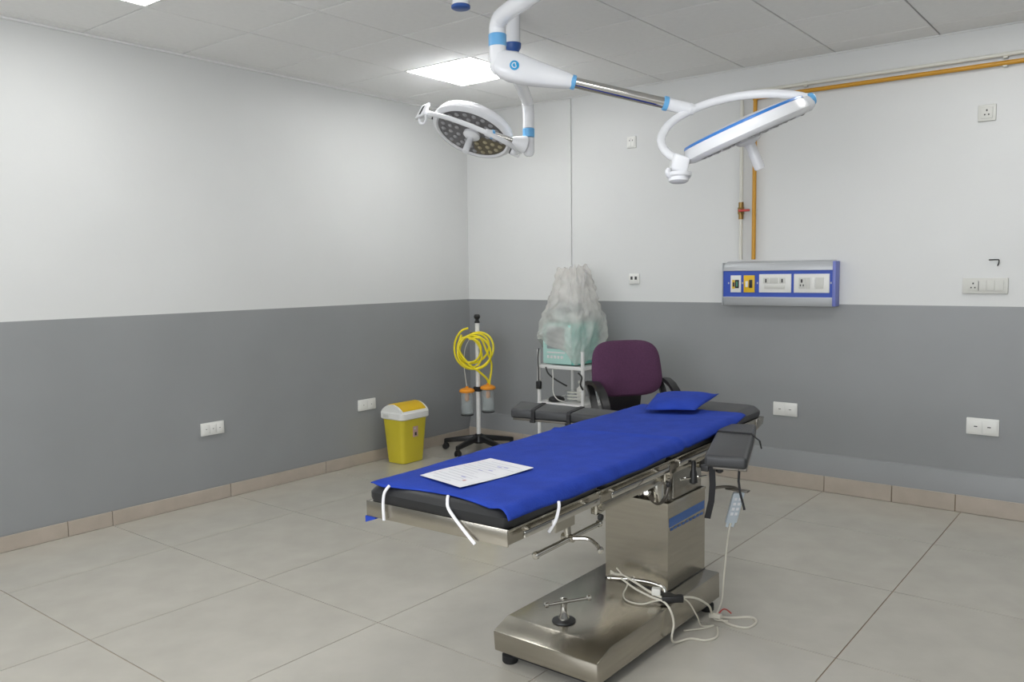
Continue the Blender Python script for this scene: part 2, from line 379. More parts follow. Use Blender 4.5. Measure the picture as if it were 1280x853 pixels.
o = outlet(245, 338, 302, 408, 'socket_white'); detail(o, 'button', 262, 285, 330, 385, 'outlet_yellow'); detail(o, 'port', 288, 322, 330, 382, 'black'); detail(o, 'port', 268, 284, 345, 372, 'slot', -.086); detail(o, 'port', 300, 310, 340, 372, 'green', -.086)
o = outlet(362, 458, 302, 408, 'outlet_yellow', 'yellow gas outlet plate'); detail(o, 'port', 412, 440, 330, 380, 'black'); detail(o, 'port', 380, 402, 338, 375, 'socket_white')
o = outlet(497, 768, 296, 408, 'socket_white')
for p in (558, 695): detail(o, 'module', p-24, p+24, 318, 352, 'socket_cream'); detail(o, 'hole', p-6, p+6, 325, 347, 'slot', -.086, .002, 0)
detail(o, 'module', 590, 660, 318, 352, 'socket_cream'); detail(o, 'rating_strip', 545, 715, 362, 384, 'socket_cream')
o = outlet(790, 1075, 296, 408, 'socket_white')
for a, c in ((832, 885), (890, 920), (924, 962), (968, 1030)): detail(o, 'module', a, c, 318, 384, 'socket_cream' if c != 962 else 'socket_white')
detail(o, 'hole', 849, 863, 328, 348, 'slot', -.086, .002, 0); detail(o, 'hole', 842, 850, 358, 370, 'slot', -.086, .002, 0); detail(o, 'hole', 866, 874, 358, 370, 'slot', -.086, .002, 0)
for p in (225, 350, 480, 1085): detail(r, 'screw', p-5, p+5, 344, 356, 'panel_alu', -.075, .002, 0)

# ------------------------------------------------------------------ operating table
def T(u, v, z): return V((3.172+u-.039*v, -3.79+v+.039*u, z))
ROOT = (3.12, -2.7, 0)
t = root('operating_table', ROOT, 'stainless steel operating table with black cushions on a square column', 'operating table')
U_ = V((1, .039, 0)).normalized(); V_ = V((-.039, 1, 0)).normalized(); Z_ = V((0, 0, 1))
# base
b = B()
prof = [(-3.198, .05), (-3.205, .128), (-3.12, .158), (-2.23, .163), (-2.225, .05)]
b.loft([[(x, y, z) for y, z in prof] for x in (2.905, 3.362)])
bmesh.ops.bevel(b.bm, geom=list(b.bm.edges), offset=.005, segments=2, affect='EDGES', profile=.5)
base = link('base', b, 'steel', t)
link('base_skirt', B().box((2.93, -3.17, .03), (3.34, -2.26, .052)), 'black', t)
for x in (2.945, 3.325):
    for y in (-3.155, -2.275):
        f = link('foot', B().lathe((x, y, 0), (0, 0, 1), [(.026, 0), (.03, .006), (.03, .03), (.02, .036), (.014, .04), (.014, .052)], 24), 'rubber', t)
# brake handle (T) on the base
p = V((3.108, -3.035, .158))
hp = link('brake_pedestal', B().lathe(p, (0, 0, 1), [(.044, 0), (.045, .002), (.043, .006), (.030, .008), (.018, .009)], 32), 'black', t, label='round black rubber collar')
link('brake_stem', B().lathe(p, (0, 0, 1), [(.020, .006), (.020, .016), (.013, .03), (.0125, .060), (.014, .068), (.014, .088), (.008, .091)], 20), 'chrome', t)
d = V((.62, .78, .06)).normalized()
def bar(a, c, r, nm, par, m='chrome', knob=.011):
    bb_ = B().cyl(a, c, r, n=14); dd = (V(c)-V(a)).normalized()
    for e, sgn in ((V(a), -1), (V(c), 1)): bb_.lathe(e-dd*sgn*.012, dd*sgn, [(r, 0), (knob, .004), (knob, .014), (knob*.6, .018)], 14)
    return link(nm, bb_, m, par)
c0 = p+V((.018, .0, .080)); bar(c0-d*.085, c0+d*.085, .0065, 'brake_lever', t)
# second lever near the column foot
p = V((3.315, -2.62, .160))
link('brake_pedestal', B().lathe(p, (0, 0, 1), [(.04, 0), (.042, .004), (.04, .01), (.03, .016), (.012, .018)], 28), 'black', t, label='round black rubber collar')
bar((3.075, -2.665, .205), (3.17, -2.63, .210), .011, 'brake_lever', t, knob=.014)
link('brake_stem', B().tube([(3.16, -2.635, .209), (3.24, -2.61, .205), (3.29, -2.60, .19), (3.30, -2.605, .16)], .009, 12), 'chrome', t)
# column: open outer sleeve, inner column
def sleeve(x0, x1, y0, y1, z0, z1, th, m, nm):
    b = B(); 
    for a, c in (((x0, y0), (x1, y0+th)), ((x0, y1-th), (x1, y1)), ((x0, y0+th), (x0+th, y1-th)), ((x1-th, y0+th), (x1, y1-th))):
        b.box((a[0], a[1], z0), (c[0], c[1], z1))
    bmesh.ops.remove_doubles(b.bm, verts=b.bm.verts, dist=1e-5)
    return link(nm, b, m, t)
sleeve(2.998, 3.291, -2.565, -2.228, .162, .524, .004, 'steel', 'column_sleeve')
sleeve(2.995, 3.294, -2.568, -2.225, .517, .527, .006, 'steel_plain', 'sleeve_rim')
link('column_gasket', B().box((2.996, -2.568, .160), (3.294, -2.224, .165), .001), 'black', t)
link('inner_column', B().box((3.05, -2.50, .17), (3.280, -2.24, .658), .004), 'steel', t)
# blue sticker on the sleeve's right side, with a line of white wording
link('sticker', B().hexa([(3.2912, -2.555, .425), (3.2918, -2.555, .425), (3.2918, -2.235, .432), (3.2912, -2.235, .432), (3.2912, -2.555, .462), (3.2918, -2.555, .462), (3.2918, -2.235, .468), (3.2912, -2.235, .468)]), 'sticker_blue', t, label='blue maker sticker')
for k in range(9):
    y = -2.545+k*.034
    link('sticker_line', B().box((3.2918, y, .410), (3.2922, y+.024, .420)), 'sticker_blue', t)
# mechanism cluster under the seat
link('saddle', B().box((3.02, -2.62, .680), (3.30, -2.18, .712), .006), 'steel_plain', t)
mb = B().cyl((3.0, -2.60, .64), (3.29, -2.60, .64), .018).cyl((3.0, -2.30, .64), (3.31, -2.30, .64), .016)
mb.cyl((3.20, -2.58, .64), (3.24, -2.50, .5), .012).cyl((3.10, -2.60, .64), (3.14, -2.53, .5), .012)
link('linkage', mb, 'steel_plain', t)
mb = B().obox((3.262, -2.60, .60), (.018, 0, 0), (0, .03, .01), (0, -.01, .05), .004)
link('gear_bracket', mb, 'chrome', t)
link('cable_hose', B().tube([(3.24, -2.62, .66), (3.24, -2.64, .60), (3.25, -2.62, .55), (3.262, -2.58, .53), (3.275, -2.55, .56), (3.28, -2.52, .64)], .009, 10), 'steel_dark', t)
link('cable_hose', B().tube([(3.12, -2.62, .66), (3.13, -2.66, .61), (3.16, -2.64, .57), (3.2, -2.6, .56), (3.22, -2.55, .60)], .008, 10), 'black', t)
for (x, y) in ((3.18, -2.64), (3.215, -2.65), (3.245, -2.645)):
    link('adjuster_nut', B().lathe((x, y, .585), (.2, -1, .2), [(.012, 0), (.016, .006), (.016, .02), (.01, .026)], 16), 'chrome', t)

# table top sections: steel side rails (channel), cross rail at the foot, deck plate and cushion
def uvbox(u0, u1, v0, v1, z0, z1, bev=0): 
    return B().obox(T((u0+u1)/2, (v0+v1)/2, (z0+z1)/2), U_*(abs(u1-u0)/2), V_*(abs(v1-v0)/2), Z_*((z1-z0)/2), bev)
def section(nm, v0, v1, hw, cush_bev=.018, ct=.054, zb=.757, foot=False, rail_z=(.712, .757)):
    s = link(nm, uvbox(-hw+.004, hw-.004, v0, v1, zb-.006, zb), 'steel_plain', t)
    for sg in (-1, 1):
        fr = B()
        a = sg*hw
        fr.obox(T(a-sg*.006, (v0+v1)/2, (rail_z[0]+rail_z[1])/2), U_*.002, V_*((v1-v0)/2), Z_*((rail_z[1]-rail_z[0])/2))
        fr.obox(T(a-sg*.0035, (v0+v1)/2, rail_z[1]-.004), U_*.005, V_*((v1-v0)/2), Z_*.004, .001)
        link('side_frame', fr, 'steel', s)
    if foot:
        link('end_frame', uvbox(-hw, hw, v0-.003, v0+.003, rail_z[0]-.003, rail_z[1]+.001, .001), 'steel', s)
    return s
HW = .272
s1 = section('foot_section', 0, .50, HW, foot=True)
s2 = section('seat_section', .51, 1.00, HW)
s3 = section('back_section', 1.01, 1.74, HW-.004)
s4 = section('head_section', 1.75, 2.10, .235)
def cushion(v0, v1, hw, th=.055, z=.757, r=.026, inset=.005):
    """rounded slab: loft of rounded-rect rings"""
    rings = []
    for (i, zz) in ((0, 0), (-.004, .012), (-.004, th-r), (.2*r, th-.55*r), (.55*r, th-.16*r), (r*1.1, th)):
        u0, u1, a, c = -hw+inset+i, hw-inset-i, v0+inset/2+i, v1-inset/2-i; rr = .034; ring = []
        for cx, cy, a0 in ((u1-rr, c-rr, 0), (u0+rr, c-rr, 90), (u0+rr, a+rr, 180), (u1-rr, a+rr, 270)):
            for k in range(5):
                an = math.radians(a0+k*22.5); ring.append(T(cx+rr*math.cos(an), cy+rr*math.sin(an), z+zz))
        rings.append(ring)
    return B().loft(rings)
link('cushion', cushion(0, .505, HW), 'vinyl', t)
link('cushion', cushion(.507, 1.005, HW), 'vinyl', t)
link('cushion', cushion(1.007, 1.745, HW-.004), 'vinyl', t)
link('cushion', cushion(1.747, 2.105, .232, r=.026), 'vinyl_grey', t, label='charcoal grey head cushion')
# accessory rails with stand-offs on both sides
for sg in (-1, 1):
    for (a, c, hw) in ((.05, .46, HW), (.54, .96, HW), (1.06, 1.62, HW-.004)):
        rr = B().obox(T(sg*(hw+.018), (a+c)/2, .734), U_*.004, V_*((c-a)/2), Z_*.0085, .0015)
        rl = link('accessory_rail', rr, 'chrome', t)
        for v in (a+.05, c-.05):
            link('spacer', B().cyl(T(sg*(hw-.004), v, .734), T(sg*(hw+.016), v, .734), .006, n=12), 'chrome', rl)
    for v in (.505, 1.005):
        link('hinge', B().obox(T(sg*(HW-.012), v, .708), U_*.008, V_*.02, Z_*.032, .006).cyl(T(sg*(HW-.03), v, .70), T(sg*(HW+.008), v, .70), .012, n=16), 'steel_plain', t)
        link('hinge_bolt', B().lathe(T(sg*(HW-.006), v-.004, .668), U_*sg, [(.010, 0), (.012, .004), (.010, .012), (.004, .014)], 12), 'black', t)
# under frame bars
link('under_frame', B().obox(T(.245, .74, .688), U_*.010, V_*.24, Z_*.015, .003).obox(T(-.245, .74, .688), U_*.010, V_*.24, Z_*.015, .003).obox(T(0, .97, .688), U_*.24, V_*.012, Z_*.015, .003), 'steel_plain', t)
for q_ in (-.24, .24): link('under_bar', B().obox(T(q_, 1.35, .70), U_*.008, V_*.36, Z_*.014, .003), 'steel_plain', t)
link('drop_plate', B().obox(T(.2, .40, .68), U_*.003, V_*.055, Z_*.035), 'steel_plain', t)
# cross handle below the foot section
hc = V((3.342, -3.33, .598))
link('drop_bracket', B().cyl(hc+V((-.01, .0, 0)), hc+V((-.02, 0, .12)), .012, n=14).cyl(hc-V((.03, 0, 0)), hc+V((.012, 0, 0)), .013, n=14), 'steel_plain', t)
ax = V((-.05, 1, .0)).normalized()
bar(hc-ax*.205, hc+ax*.19, .0085, 'cross_bar', t, knob=.012)
link('crank_handle', B().tube([hc+V((.005, .0, 0)), hc+V((.05, .02, .002)), hc+V((.085, .015, -.006)), hc+V((.115, .0, -.018))], .007, 10).lathe(hc+V((.107, .004, -.015)), (.8, -.4, -.35), [(.007, 0), (.011, .003), (.011, .012), (.007, .015)], 12), 'chrome', t)
# clamp knobs on the rails near the right arm board, small levers
for (v, u) in ((1.16, .30), (1.38, .315)):
    k = link('clamp_knob', B().lathe(T(u, v, .64), (0, 0, 1), [(.008, 0), (.016, .006), (.014, .045), (.009, .055), (.009, .09)], 16), 'black', t)
    link('clamp_lever', B().cyl(T(u-.01, v, .664)-V((.02, .05, .0)), T(u, v, .664)+V((.03, .05, 0)), .005, n=10), 'chrome', t)
link('clamp_knob', B().lathe(T(.285, 1.28, .70), (1, -.3, -.5), [(.01, 0), (.024, .006), (.024, .03), (.016, .038)], 16), 'black', t)
for (v, u) in ((1.18, -.30),):
    link('clamp_knob', B().lathe(T(u, v, .64), (0, 0, 1), [(.008, 0), (.016, .006), (.014, .045), (.009, .055), (.009, .09)], 16), 'black', t)
# head end bracket
link('head_bracket', B().hexa([T(.17, 2.02, .66), T(.235, 2.02, .70), T(.235, 2.11, .72), T(.17, 2.11, .68), T(.17, 2.02, .755), T(.239, 2.02, .755), T(.239, 2.118, .755), T(.17, 2.118, .755)], .003), 'steel_plain', t)

# arm boards
def quad_pad(c, zt, th, bev=.014, z0=None):
    lo = [V((p[0], p[1], zt-th)) for p in c]; hi = [V((p[0], p[1], zt)) for p in c]
    return B().hexa(lo+hi, bev, 3)
def lerp(a, b, k): return V(a)*(1-k)+V(b)*k
def armboard(nn, nf, ff, fn, zt, cuts, label):
    """corners: inner-near, inner-far (at the table), outer-far, outer-near"""
    r = root('arm_board', (*((V(nn)+V(ff))/2)[:2], zt-.1), label, 'arm board')
    ks = [0]+cuts+[1]
    link('board', quad_pad([lerp(nn, fn, .02), lerp(nn, fn, .97), lerp(nf, ff, .97), lerp(nf, ff, .02)], zt-.044, .010, .002), 'steel_dark', r)
    for a, c in zip(ks[:-1], ks[1:]):
        link('pad', quad_pad([lerp(nn, fn, a+.004), lerp(nn, fn, c-.004), lerp(nf, ff, c-.004), lerp(nf, ff, a+.004)], zt, .045, .012), 'vinyl_grey', r)
    return r
zL = .80
ra = armboard((2.86, -2.305, 0), (2.86, -2.135, 0), (2.235, -2.165, 0), (2.345, -2.385, 0), zL, [.40, .76], 'black padded arm board reaching out left of the table toward the stand')
for k in (.40, .76):
    a, c = lerp((2.86, -2.305, 0), (2.345, -2.385, 0), k), lerp((2.86, -2.135, 0), (2.235, -2.165, 0), k)
    dn = (a-c).normalized()
    st = B().strip([V((a.x, a.y, zL-.052))+dn*.004, V((a.x, a.y, zL-.01))+dn*.004, V((a.x, a.y, zL+.002))-dn*.008, V((c.x, c.y, zL+.002))+dn*.008, V((c.x, c.y, zL-.01))-dn*.004], (1, 0, 0), .02, .003)
    link('strap', st, 'black_soft', ra)
    link('buckle', B().box((a.x-.014, a.y-.010, zL-.06), (a.x+.014, a.y+.004, zL-.046), .003), 'black', ra)
link('clamp_post', B().cyl((2.835, -2.22, .66), (2.835, -2.22, .745), .012).box((2.81, -2.25, .715), (2.86, -2.19, .745), .004), 'steel_plain', ra)
zR = .80
rb = armboard((3.335, -2.175, 0), (3.468, -2.105, 0), (3.695, -2.755, 0), (3.552, -2.79, 0), zR, [], 'black padded arm board on the right of the table, angled toward the camera')
a, c = lerp((3.335, -2.175, 0), (3.552, -2.79, 0), .30), lerp((3.468, -2.105, 0), (3.695, -2.755, 0), .36)
link('strap', B().strip([V((a.x-.002, a.y, zR-.02)), V((a.x+.008, a.y, zR+.002)), V((c.x-.01, c.y, zR+.003)), V((c.x+.004, c.y, zR-.008)), V((c.x+.03, c.y-.01, zR-.02)), V((c.x+.04, c.y-.015, zR-.05))], (0.3, -.9, 0), .014, .004), 'black_soft', rb)
link('strap', B().strip([(3.570, -2.765, .755), (3.573, -2.765, .69), (3.570, -2.768, .63), (3.556, -2.77, .565)], (.78, .62, 0), .022, .004), 'black_soft', rb)
link('strap', B().strip([(3.662, -2.74, .755), (3.660, -2.74, .71), (3.666, -2.74, .67), (3.683, -2.74, .61)], (.78, .62, 0), .008, .003), 'black_soft', rb)
link('clamp_post', B().cyl((3.425, -2.22, .62), (3.425, -2.22, .745), .014).cyl((3.39, -2.22, .725), (3.46, -2.22, .725), .012), 'steel_plain', rb)
link('buckle', B().box((3.53, -2.775, .735), (3.56, -2.75, .758), .004), 'black', rb)

# ------------------------------------------------------------------ sheet, paper, pillow, tapes
import mathutils.noise as mn
ZC = .812
def sheet_pt(s, q):
    # s across (0 left .. 1 right), q along (0 foot .. 1 head)
    v0 = -.004 + .030*math.sin(math.pi*min(1, s*1.05)); v = v0 + q*(1.80-v0)
    u = -.249+(.249+.292+.012*math.sin(math.pi*min(1, q*1.3)))*s
    if q > .9: u -= .06*(q-.9)*10*max(0, s-.6)
    e = .243
    over = abs(u)-e
    z = ZC+.003; uu = u
    if over > 0:
        sg = 1 if u > 0 else -1; rr = .032; ang = min(over/rr, 1.35)
        uu = sg*(e+rr*math.sin(ang)); z -= rr*(1-math.cos(ang)); rest = over-rr*ang
        if rest > 0: z -= rest*.95; uu += sg*rest*.25
    z += .007*math.exp(-((v-1.03-.10*s)/.02)**2)
    z += .003*max(-.6, mn.noise(V((u*6, v*5, .3)))) + .0012*mn.noise(V((u*25, v*22, 2)))
    if v < .05: z -= .012*((.05-v)/.05)**2*max(0, min(1, -over/.04))
    if over > .01: z += .006*mn.noise(V((v*5, 3, 0)))
    p = T(uu, v, 0)
    return V((p.x, p.y, z))
b = B().grid(sheet_pt, 60, 150)
sh = solo('table_sheet', b, 'sheet', 'bright blue cloth sheet spread over the operating table cushions', 'sheet', loc=(3.12, -3, .8), sharp=180)
md = sh.modifiers.new('thickness', 'SOLIDIFY'); md.thickness = .003; md.offset = 1
# sheet end hanging under the frame at the far left corner
link('hanging_corner', B().hexa([T(-.277, -.004, .688), T(-.235, -.004, .703), T(-.235, .02, .703), T(-.277, .02, .69), T(-.277, -.004, .708), T(-.235, -.004, .709), T(-.235, .02, .709), T(-.277, .02, .708)]), 'sheet', sh)
# pillow
def pillow():
    c = [V((2.912, -1.953, 0)), V((3.166, -1.816, 0)), V((3.200, -2.143, 0)), V((3.003, -2.247, 0))]   # far-left, far-right, near-right, near-left
    b = B()
    def f(top):
        def g(s, q):
            p = (c[0]*(1-s)+c[1]*s)*(1-q)+(c[3]*(1-s)+c[2]*s)*q
            k = (1-(2*s-1)**4)*(1-(2*q-1)**4)
            pinch = 1-.05*((2*s-1)**2)*(1-(2*q-1)**2)*0
            z = ZC+.027+(.028*k if top else -.016*k)+.003*mn.noise(p*12)
            return V((p.x, p.y, z+.030*(1-q)))
        return g
    b.grid(f(True), 22, 22); b.grid(f(False), 22, 22)
    bmesh.ops.remove_doubles(b.bm, verts=b.bm.verts, dist=.0004)
    return b
solo('pillow', pillow(), 'sheet', 'small thin blue pillow lying at the head of the operating table', 'pillow', sharp=180)
# paper form
pc = [V((3.003, -3.670, 0)), V((3.025, -3.349, 0)), V((3.237, -3.385, 0)), V((3.210, -3.712, 0))]
PCZ = ZC+.0125
def pq(s, q, dz=0): # s along length (left->far), q across
    p = (pc[0]*(1-s)+pc[1]*s)*(1-q)+(pc[3]*(1-s)+pc[2]*s)*q
    return V((p.x, p.y, PCZ+dz+.002*math.sin(s*5+q*2)))
pr = root('paper_form', (3.12, -3.53, PCZ), 'white printed form lying on the foot end of the blue sheet', 'paper')
b = B(); b.grid(lambda s, q: pq(s, q), 14, 10); b.grid(lambda s, q: pq(s, q, -.001), 14, 10); sh_ = link('page', b, 'paper', pr)
random.seed(3)
def pline(s0, s1, q0, q1, m): link('print', B().grid(lambda a, c: pq(s0+(s1-s0)*a, q0+(q1-q0)*c, .0008), 4, 1), m, pr)
for k in range(13):
    s = .07+k*.068; q0 = .08 if k % 3 else .2; q1 = random.uniform(.55, .93)
    pline(s, s+.010, q0, q1, 'ink')
pline(.07, .9, .08, .086, 'ink'); pline(.07, .9, .93, .936, 'ink')
for (s, q) in ((.55, .42), (.62, .55), (.78, .5), (.8, .62), (.25, .55)): pline(s, s+.022, q, q+.10, 'ink_blue')
pline(.16, .20, .74, .79, 'ink_red')
# tapes tied under the sheet
def tape(pts, label, wd=.0095):
    P = [V(p) for p in pts]; b = B(); b.tube(P, wd/2, n=8, sub=5)
    return solo('white_tape', b, 'tape', label, 'tie tape')
tape([T(-.181, .008, .814), T(-.184, -.003, .804), T(-.187, -.010, .79), T(-.189, -.013, .76), T(-.188, -.012, .71)], 'white tie tape at the left of the table foot end')
tape([T(.042, .020, .813), T(.050, .008, .804), T(.066, -.006, .785), T(.108, -.012, .75), T(.166, -.013, .702)], 'white tie tape in the middle of the table foot end')
tape([T(.292, .224, .788), T(.298, .216, .775), T(.300, .207, .76), T(.298, .194, .735), T(.282, .185, .705)], 'white tie tape on the right side of the table near the foot')

# ------------------------------------------------------------------ remote control and cables at the table
rc = root('hand_remote', (3.43, -2.21, .37), 'pale blue-grey hand remote hanging beside the table column on a hook', 'remote')
a0, a1 = V((3.428, -2.19, .512)), V((3.404, -2.215, .385)); dd = (a0-a1).normalized()
sx_ = V((.785, .62, 0)); nz_ = dd.cross(sx_).normalized()
link('case', B().obox((a0+a1)/2, sx_*.024, nz_*.011, dd*.068, .006), 'remote', rc)
link('hanger', B().tube([a0, a0+V((-.01, -.01, .022)), a0+V((-.05, -.03, .025)), a0+V((-.10, -.05, .015))], .006, 8).box(a0+V((-.05, -.03, .012)), a0+V((.05, .0, .02)), .003), 'steel_dark', rc)
for k in range(4):
    for j in (-1, 1):
        link('button', B().obox((a0+a1)/2-nz_*.011+dd*(.04-k*.022)+sx_*j*.009, sx_*.006, nz_*.003, dd*.006, .001), 'lamp_white', rc)
for j in (-1, 1): link('cord_socket', B().cyl(a1+sx_*j*.012, a1+sx_*j*.012-dd*.02, .006, n=10), 'remote', rc)
link('cord', B().tube([a1, (3.398, -2.235, .30), (3.395, -2.26, .15), (3.392, -2.27, .06), (3.385, -2.30, .012), (3.40, -2.36, .008), (3.45, -2.34, .006)], .0035, 8), 'cable_white', rc)
def cable(pts, r, label, m='cable_white', plug=None):
    rr = root('power_cord', pts[0], label, 'cord'); link('cord', B().tube(pts, r, 8, 7), m, rr)
    if plug: link('plug', B().obox(plug[0], plug[1], plug[2], plug[3], .004), 'black', rr)
    return rr
e = .0045
pw = cable([(3.055, -2.615, .205), (3.13, -2.64, .218), (3.204, -2.655, .205), (3.26, -2.67, .195), (3.315, -2.675, .185), (3.345, -2.66, .182), (3.40, -2.56, .165), (3.415, -2.45, .10), (3.40, -2.37, .03), (3.44, -2.30, e), (3.508, -2.244, e), (3.547, -2.276, e), (3.540, -2.350, e), (3.479, -2.365, e), (3.41, -2.335, e)], e,
     'cream power cord draped from the table base and looping out on the floor', plug=((3.362, -2.66, .183), (.034, .024, .002), (-.008, .011, 0), (0, 0, .013)))
cable([(3.06, -2.625, .218), (3.13, -2.655, .21), (3.20, -2.67, .190), (3.28, -2.685, .18), (3.34, -2.69, .175), (3.375, -2.70, .150), (3.385, -2.695, .10), (3.385, -2.71, .05), (3.375, -2.66, .012), (3.40, -2.58, e), (3.455, -2.56, e), (3.475, -2.50, e), (3.44, -2.42, e)], .0042, 'thin cream cable bundled with the cord, dropping down the side of the base')
cable([(3.085, -2.62, .235), (3.15, -2.645, .195), (3.165, -2.70, .168), (3.21, -2.745, .166), (3.27, -2.74, .166), (3.31, -2.69, .172), (3.38, -2.60, .168), (3.395, -2.52, .08), (3.39, -2.46, .012), (3.42, -2.41, e), (3.40, -2.46, e), (3.345, -2.53, e)], .0030, 'thin grey-white cable lying in a loop on the table base')
# cable clip (white block) gathering the wires
solo('cable_clip', B().obox((3.295, -2.668, .20), (.016, .006, 0), (-.006, .014, 0), (0, 0, .014), .004), 'plastic_white', 'small white clip gathering the cream cables beside the black plug', 'clip')
solo('wire_plug', B().obox((3.415, -2.385, .035), (.028, -.005, .006), (0, .01, 0), (0, 0, .009), .003), 'cable_white', 'white plug end lying against the table base near the floor', 'plug')
solo('red_wire', B().tube([(3.42, -2.37, .035), (3.425, -2.34, .048), (3.43, -2.31, .04), (3.44, -2.285, .018)], .003, 8), 'red', 'short reddish wire end beside the white plug at the table base', 'wire')

# ------------------------------------------------------------------ surgical lamps
def lamp_head(par, c, n, mdir, R, leds, ring='stripe_blue'):
    """c: centre of the face, n: direction the light shines, mdir: yoke axis direction (unit, perpendicular to n)"""
    n = n.normalized(); mdir = (mdir-n*mdir.dot(n)).normalized(); q = n.cross(mdir)
    k = R/.3
    hs = link('housing', B().lathe(c, -n, [(.255*k, .004), (.268*k, -.006), (.288*k, .0), (.3*k, .014), (.299*k, .034), (.288*k, .056)], 64, cap=False, sdir=mdir), 'lamp_white', par)
    link('top_ring', B().lathe(c, -n, [(.289*k, .0565), (.289*k, .059), (.285*k, .066), (.279*k, .068)], 64, cap=False, sdir=mdir), ring, hs, label='blue ring round the top edge' if leds is False else None)
    link('back_cover', B().lathe(c, -n, [(.279*k, .068), (.2*k, .076), (.1*k, .083), (.001, .084)], 64, sdir=mdir), 'lamp_white', hs)
    lp = link('lens_plate', B().lathe(c, -n, [(.001, .006), (.256*k, .006), (.256*k, .012), (.001, .012)], 64, sdir=mdir), 'lamp_grey', par, label='grey lens plate')
    if leds:
        wz = B(); ring = [c-n*.0055]
        an = [math.radians(a) for a in range(-80, 1, 8)]
        outer = [c-n*.0045+(mdir*math.cos(a)+q*math.sin(a))*.25*k for a in an]; inner = [c-n*.0045+(mdir*math.cos(a)+q*math.sin(a))*.07*k for a in an]
        wz.loft([outer, inner], cap=False, closed=False); link('warm_segment', wz, 'led_plate_warm', lp, label='brownish lens segment')
        for rr, cnt in ((.115, 9), (.165, 15), (.218, 21)):
            for i in range(cnt):
                a = 2*math.pi*(i+.3)/cnt; wm = math.radians(280) < a % (2*math.pi) < math.radians(360)
                pz = c+(mdir*math.cos(a)+q*math.sin(a))*rr*k
                link('led_lens', B().lathe(pz-n*.004, n, [(.017, 0), (.016, .004), (.010, .009), (.001, .011)], 12), 'led_warm' if wm else 'led', lp)
    else:
        for rr, cnt in ((.115, 9), (.165, 15), (.218, 21)):
            for i in range(cnt):
                a = 2*math.pi*(i+.3)/cnt; pz = c+(mdir*math.cos(a)+q*math.sin(a))*rr*k
                link('led_lens', B().lathe(pz-n*.004, n, [(.017, 0), (.016, .004), (.010, .009), (.001, .011)], 12), 'led', lp)
    hd = link('handle', B().lathe(c, n, [(.062*k, -.004), (.062*k, .012), (.05*k, .022), (.03, .026), (.0215, .032), (.021, .06), (.023, .065), (.0225, .135), (.019, .142), (.001, .143)], 32), 'lamp_white', par)
def at(px, py, d): return CAM+fwd*d+CR*((px-640)/F_PX*d)-CU*((py-426.5)/F_PX*d)     # a point of the room at distance d

def yoke(par, c, mvec, bvec, r, th0=0, th1=180):
    pts = [c+mvec*math.cos(math.radians(a))+bvec*math.sin(math.radians(a)) for a in range(th0, th1+1, 9)]
    return link('yoke', B().tube(pts, r, 14, 1, smooth=False), 'lamp_white', par)

# ---- big lamp (near)
DL = 3.5
L1 = root('surgical_lamp', at(690, -60, 3.4)+V((0, 0, .1)), 'large white surgical lamp seen edge-on with a blue rim, hanging over the table', 'surgical lamp')
c1 = at(933, 169, DL)
mv = (CR*82+CU*37); mv = mv.normalized()
ray1 = (c1-CAM).normalized(); n1 = (mv-ray1*mv.dot(ray1)).cross(ray1).normalized(); n1 = n1 if n1.z < 0 else -n1
n1 = n1*math.cos(math.radians(1.5))-ray1*math.sin(math.radians(1.5))
lamp_head(L1, c1-n1*-.012, n1, mv, .268, False)
s = DL/F_PX
ym = (CR*83+CU*38)*s; yc = at(931, 162, DL); yb = at(865, 137, DL+.17)-yc
yoke(L1, yc, ym, yb, .0185)
ye = yc+ym
yk = link('pivot_cap', B().cyl(ye-ym.normalized()*.01, ye+ym.normalized()*.012, .026, bev=.004), 'ring_blue', L1, label='light blue end cap')
link('pivot_block', B().lathe(ye-V((0, 0, .012))-ym.normalized()*.05, ym, [(.02, 0), (.032, .012), (.032, .04), (.022, .055)], 20), 'lamp_white', L1)
link('pivot_seam', B().lathe(ye-ym.normalized()*.058-V((0, 0, .015)), ym, [(.030, 0), (.034, .002), (.034, .009), (.03, .011)], 20), 'black', L1)
# control unit at the lower end of the yoke
yl = yc-ym
cu = link('control_box', B().obox(yl+CR*.005-CU*.02, CR*.034+CU*-.012, fwd*.03, CU*.036+CR*.008, .012, 3), 'lamp_white', L1)
link('control_ring', B().tube([yl+CR*(.05*math.cos(a))-CU*(.055+.022*math.sin(a))+fwd*.02*math.cos(a) for a in [math.radians(x) for x in range(-20, 211, 23)]], .011, 10), 'lamp_white', cu)
link('control_knob', B().lathe(yl-CU*.055, -CU, [(.05, 0), (.05, .014), (.042, .02), (.042, .034), (.03, .042)], 24), 'lamp_white', cu)
ap = yc+yb     # yoke apex = end of the spring arm
el = at(634, 84, 3.62)
sd = (ap-el).normalized()
A = lambda px, py, k=None: None
def onarm(f): return el+(ap-el)*f
link('arm_sleeve', B().cyl(onarm(.865), onarm(.995), .029, .026, 24, .004).lathe(ap-sd*.02, sd, [(.024, 0), (.028, .01), (.022, .03)], 20), 'lamp_white', L1)
link('arm_ring', B().cyl(onarm(.842), onarm(.868), .0315, n=28, bev=.003), 'ring_blue', L1, label='light blue ring')
link('arm_tube', B().cyl(onarm(.36), onarm(.845), .0235, n=28), 'chrome', L1, label='polished steel tube')
link('arm_ring', B().cyl(onarm(.342), onarm(.366), .0315, n=28, bev=.003), 'ring_blue', L1, label='light blue ring')
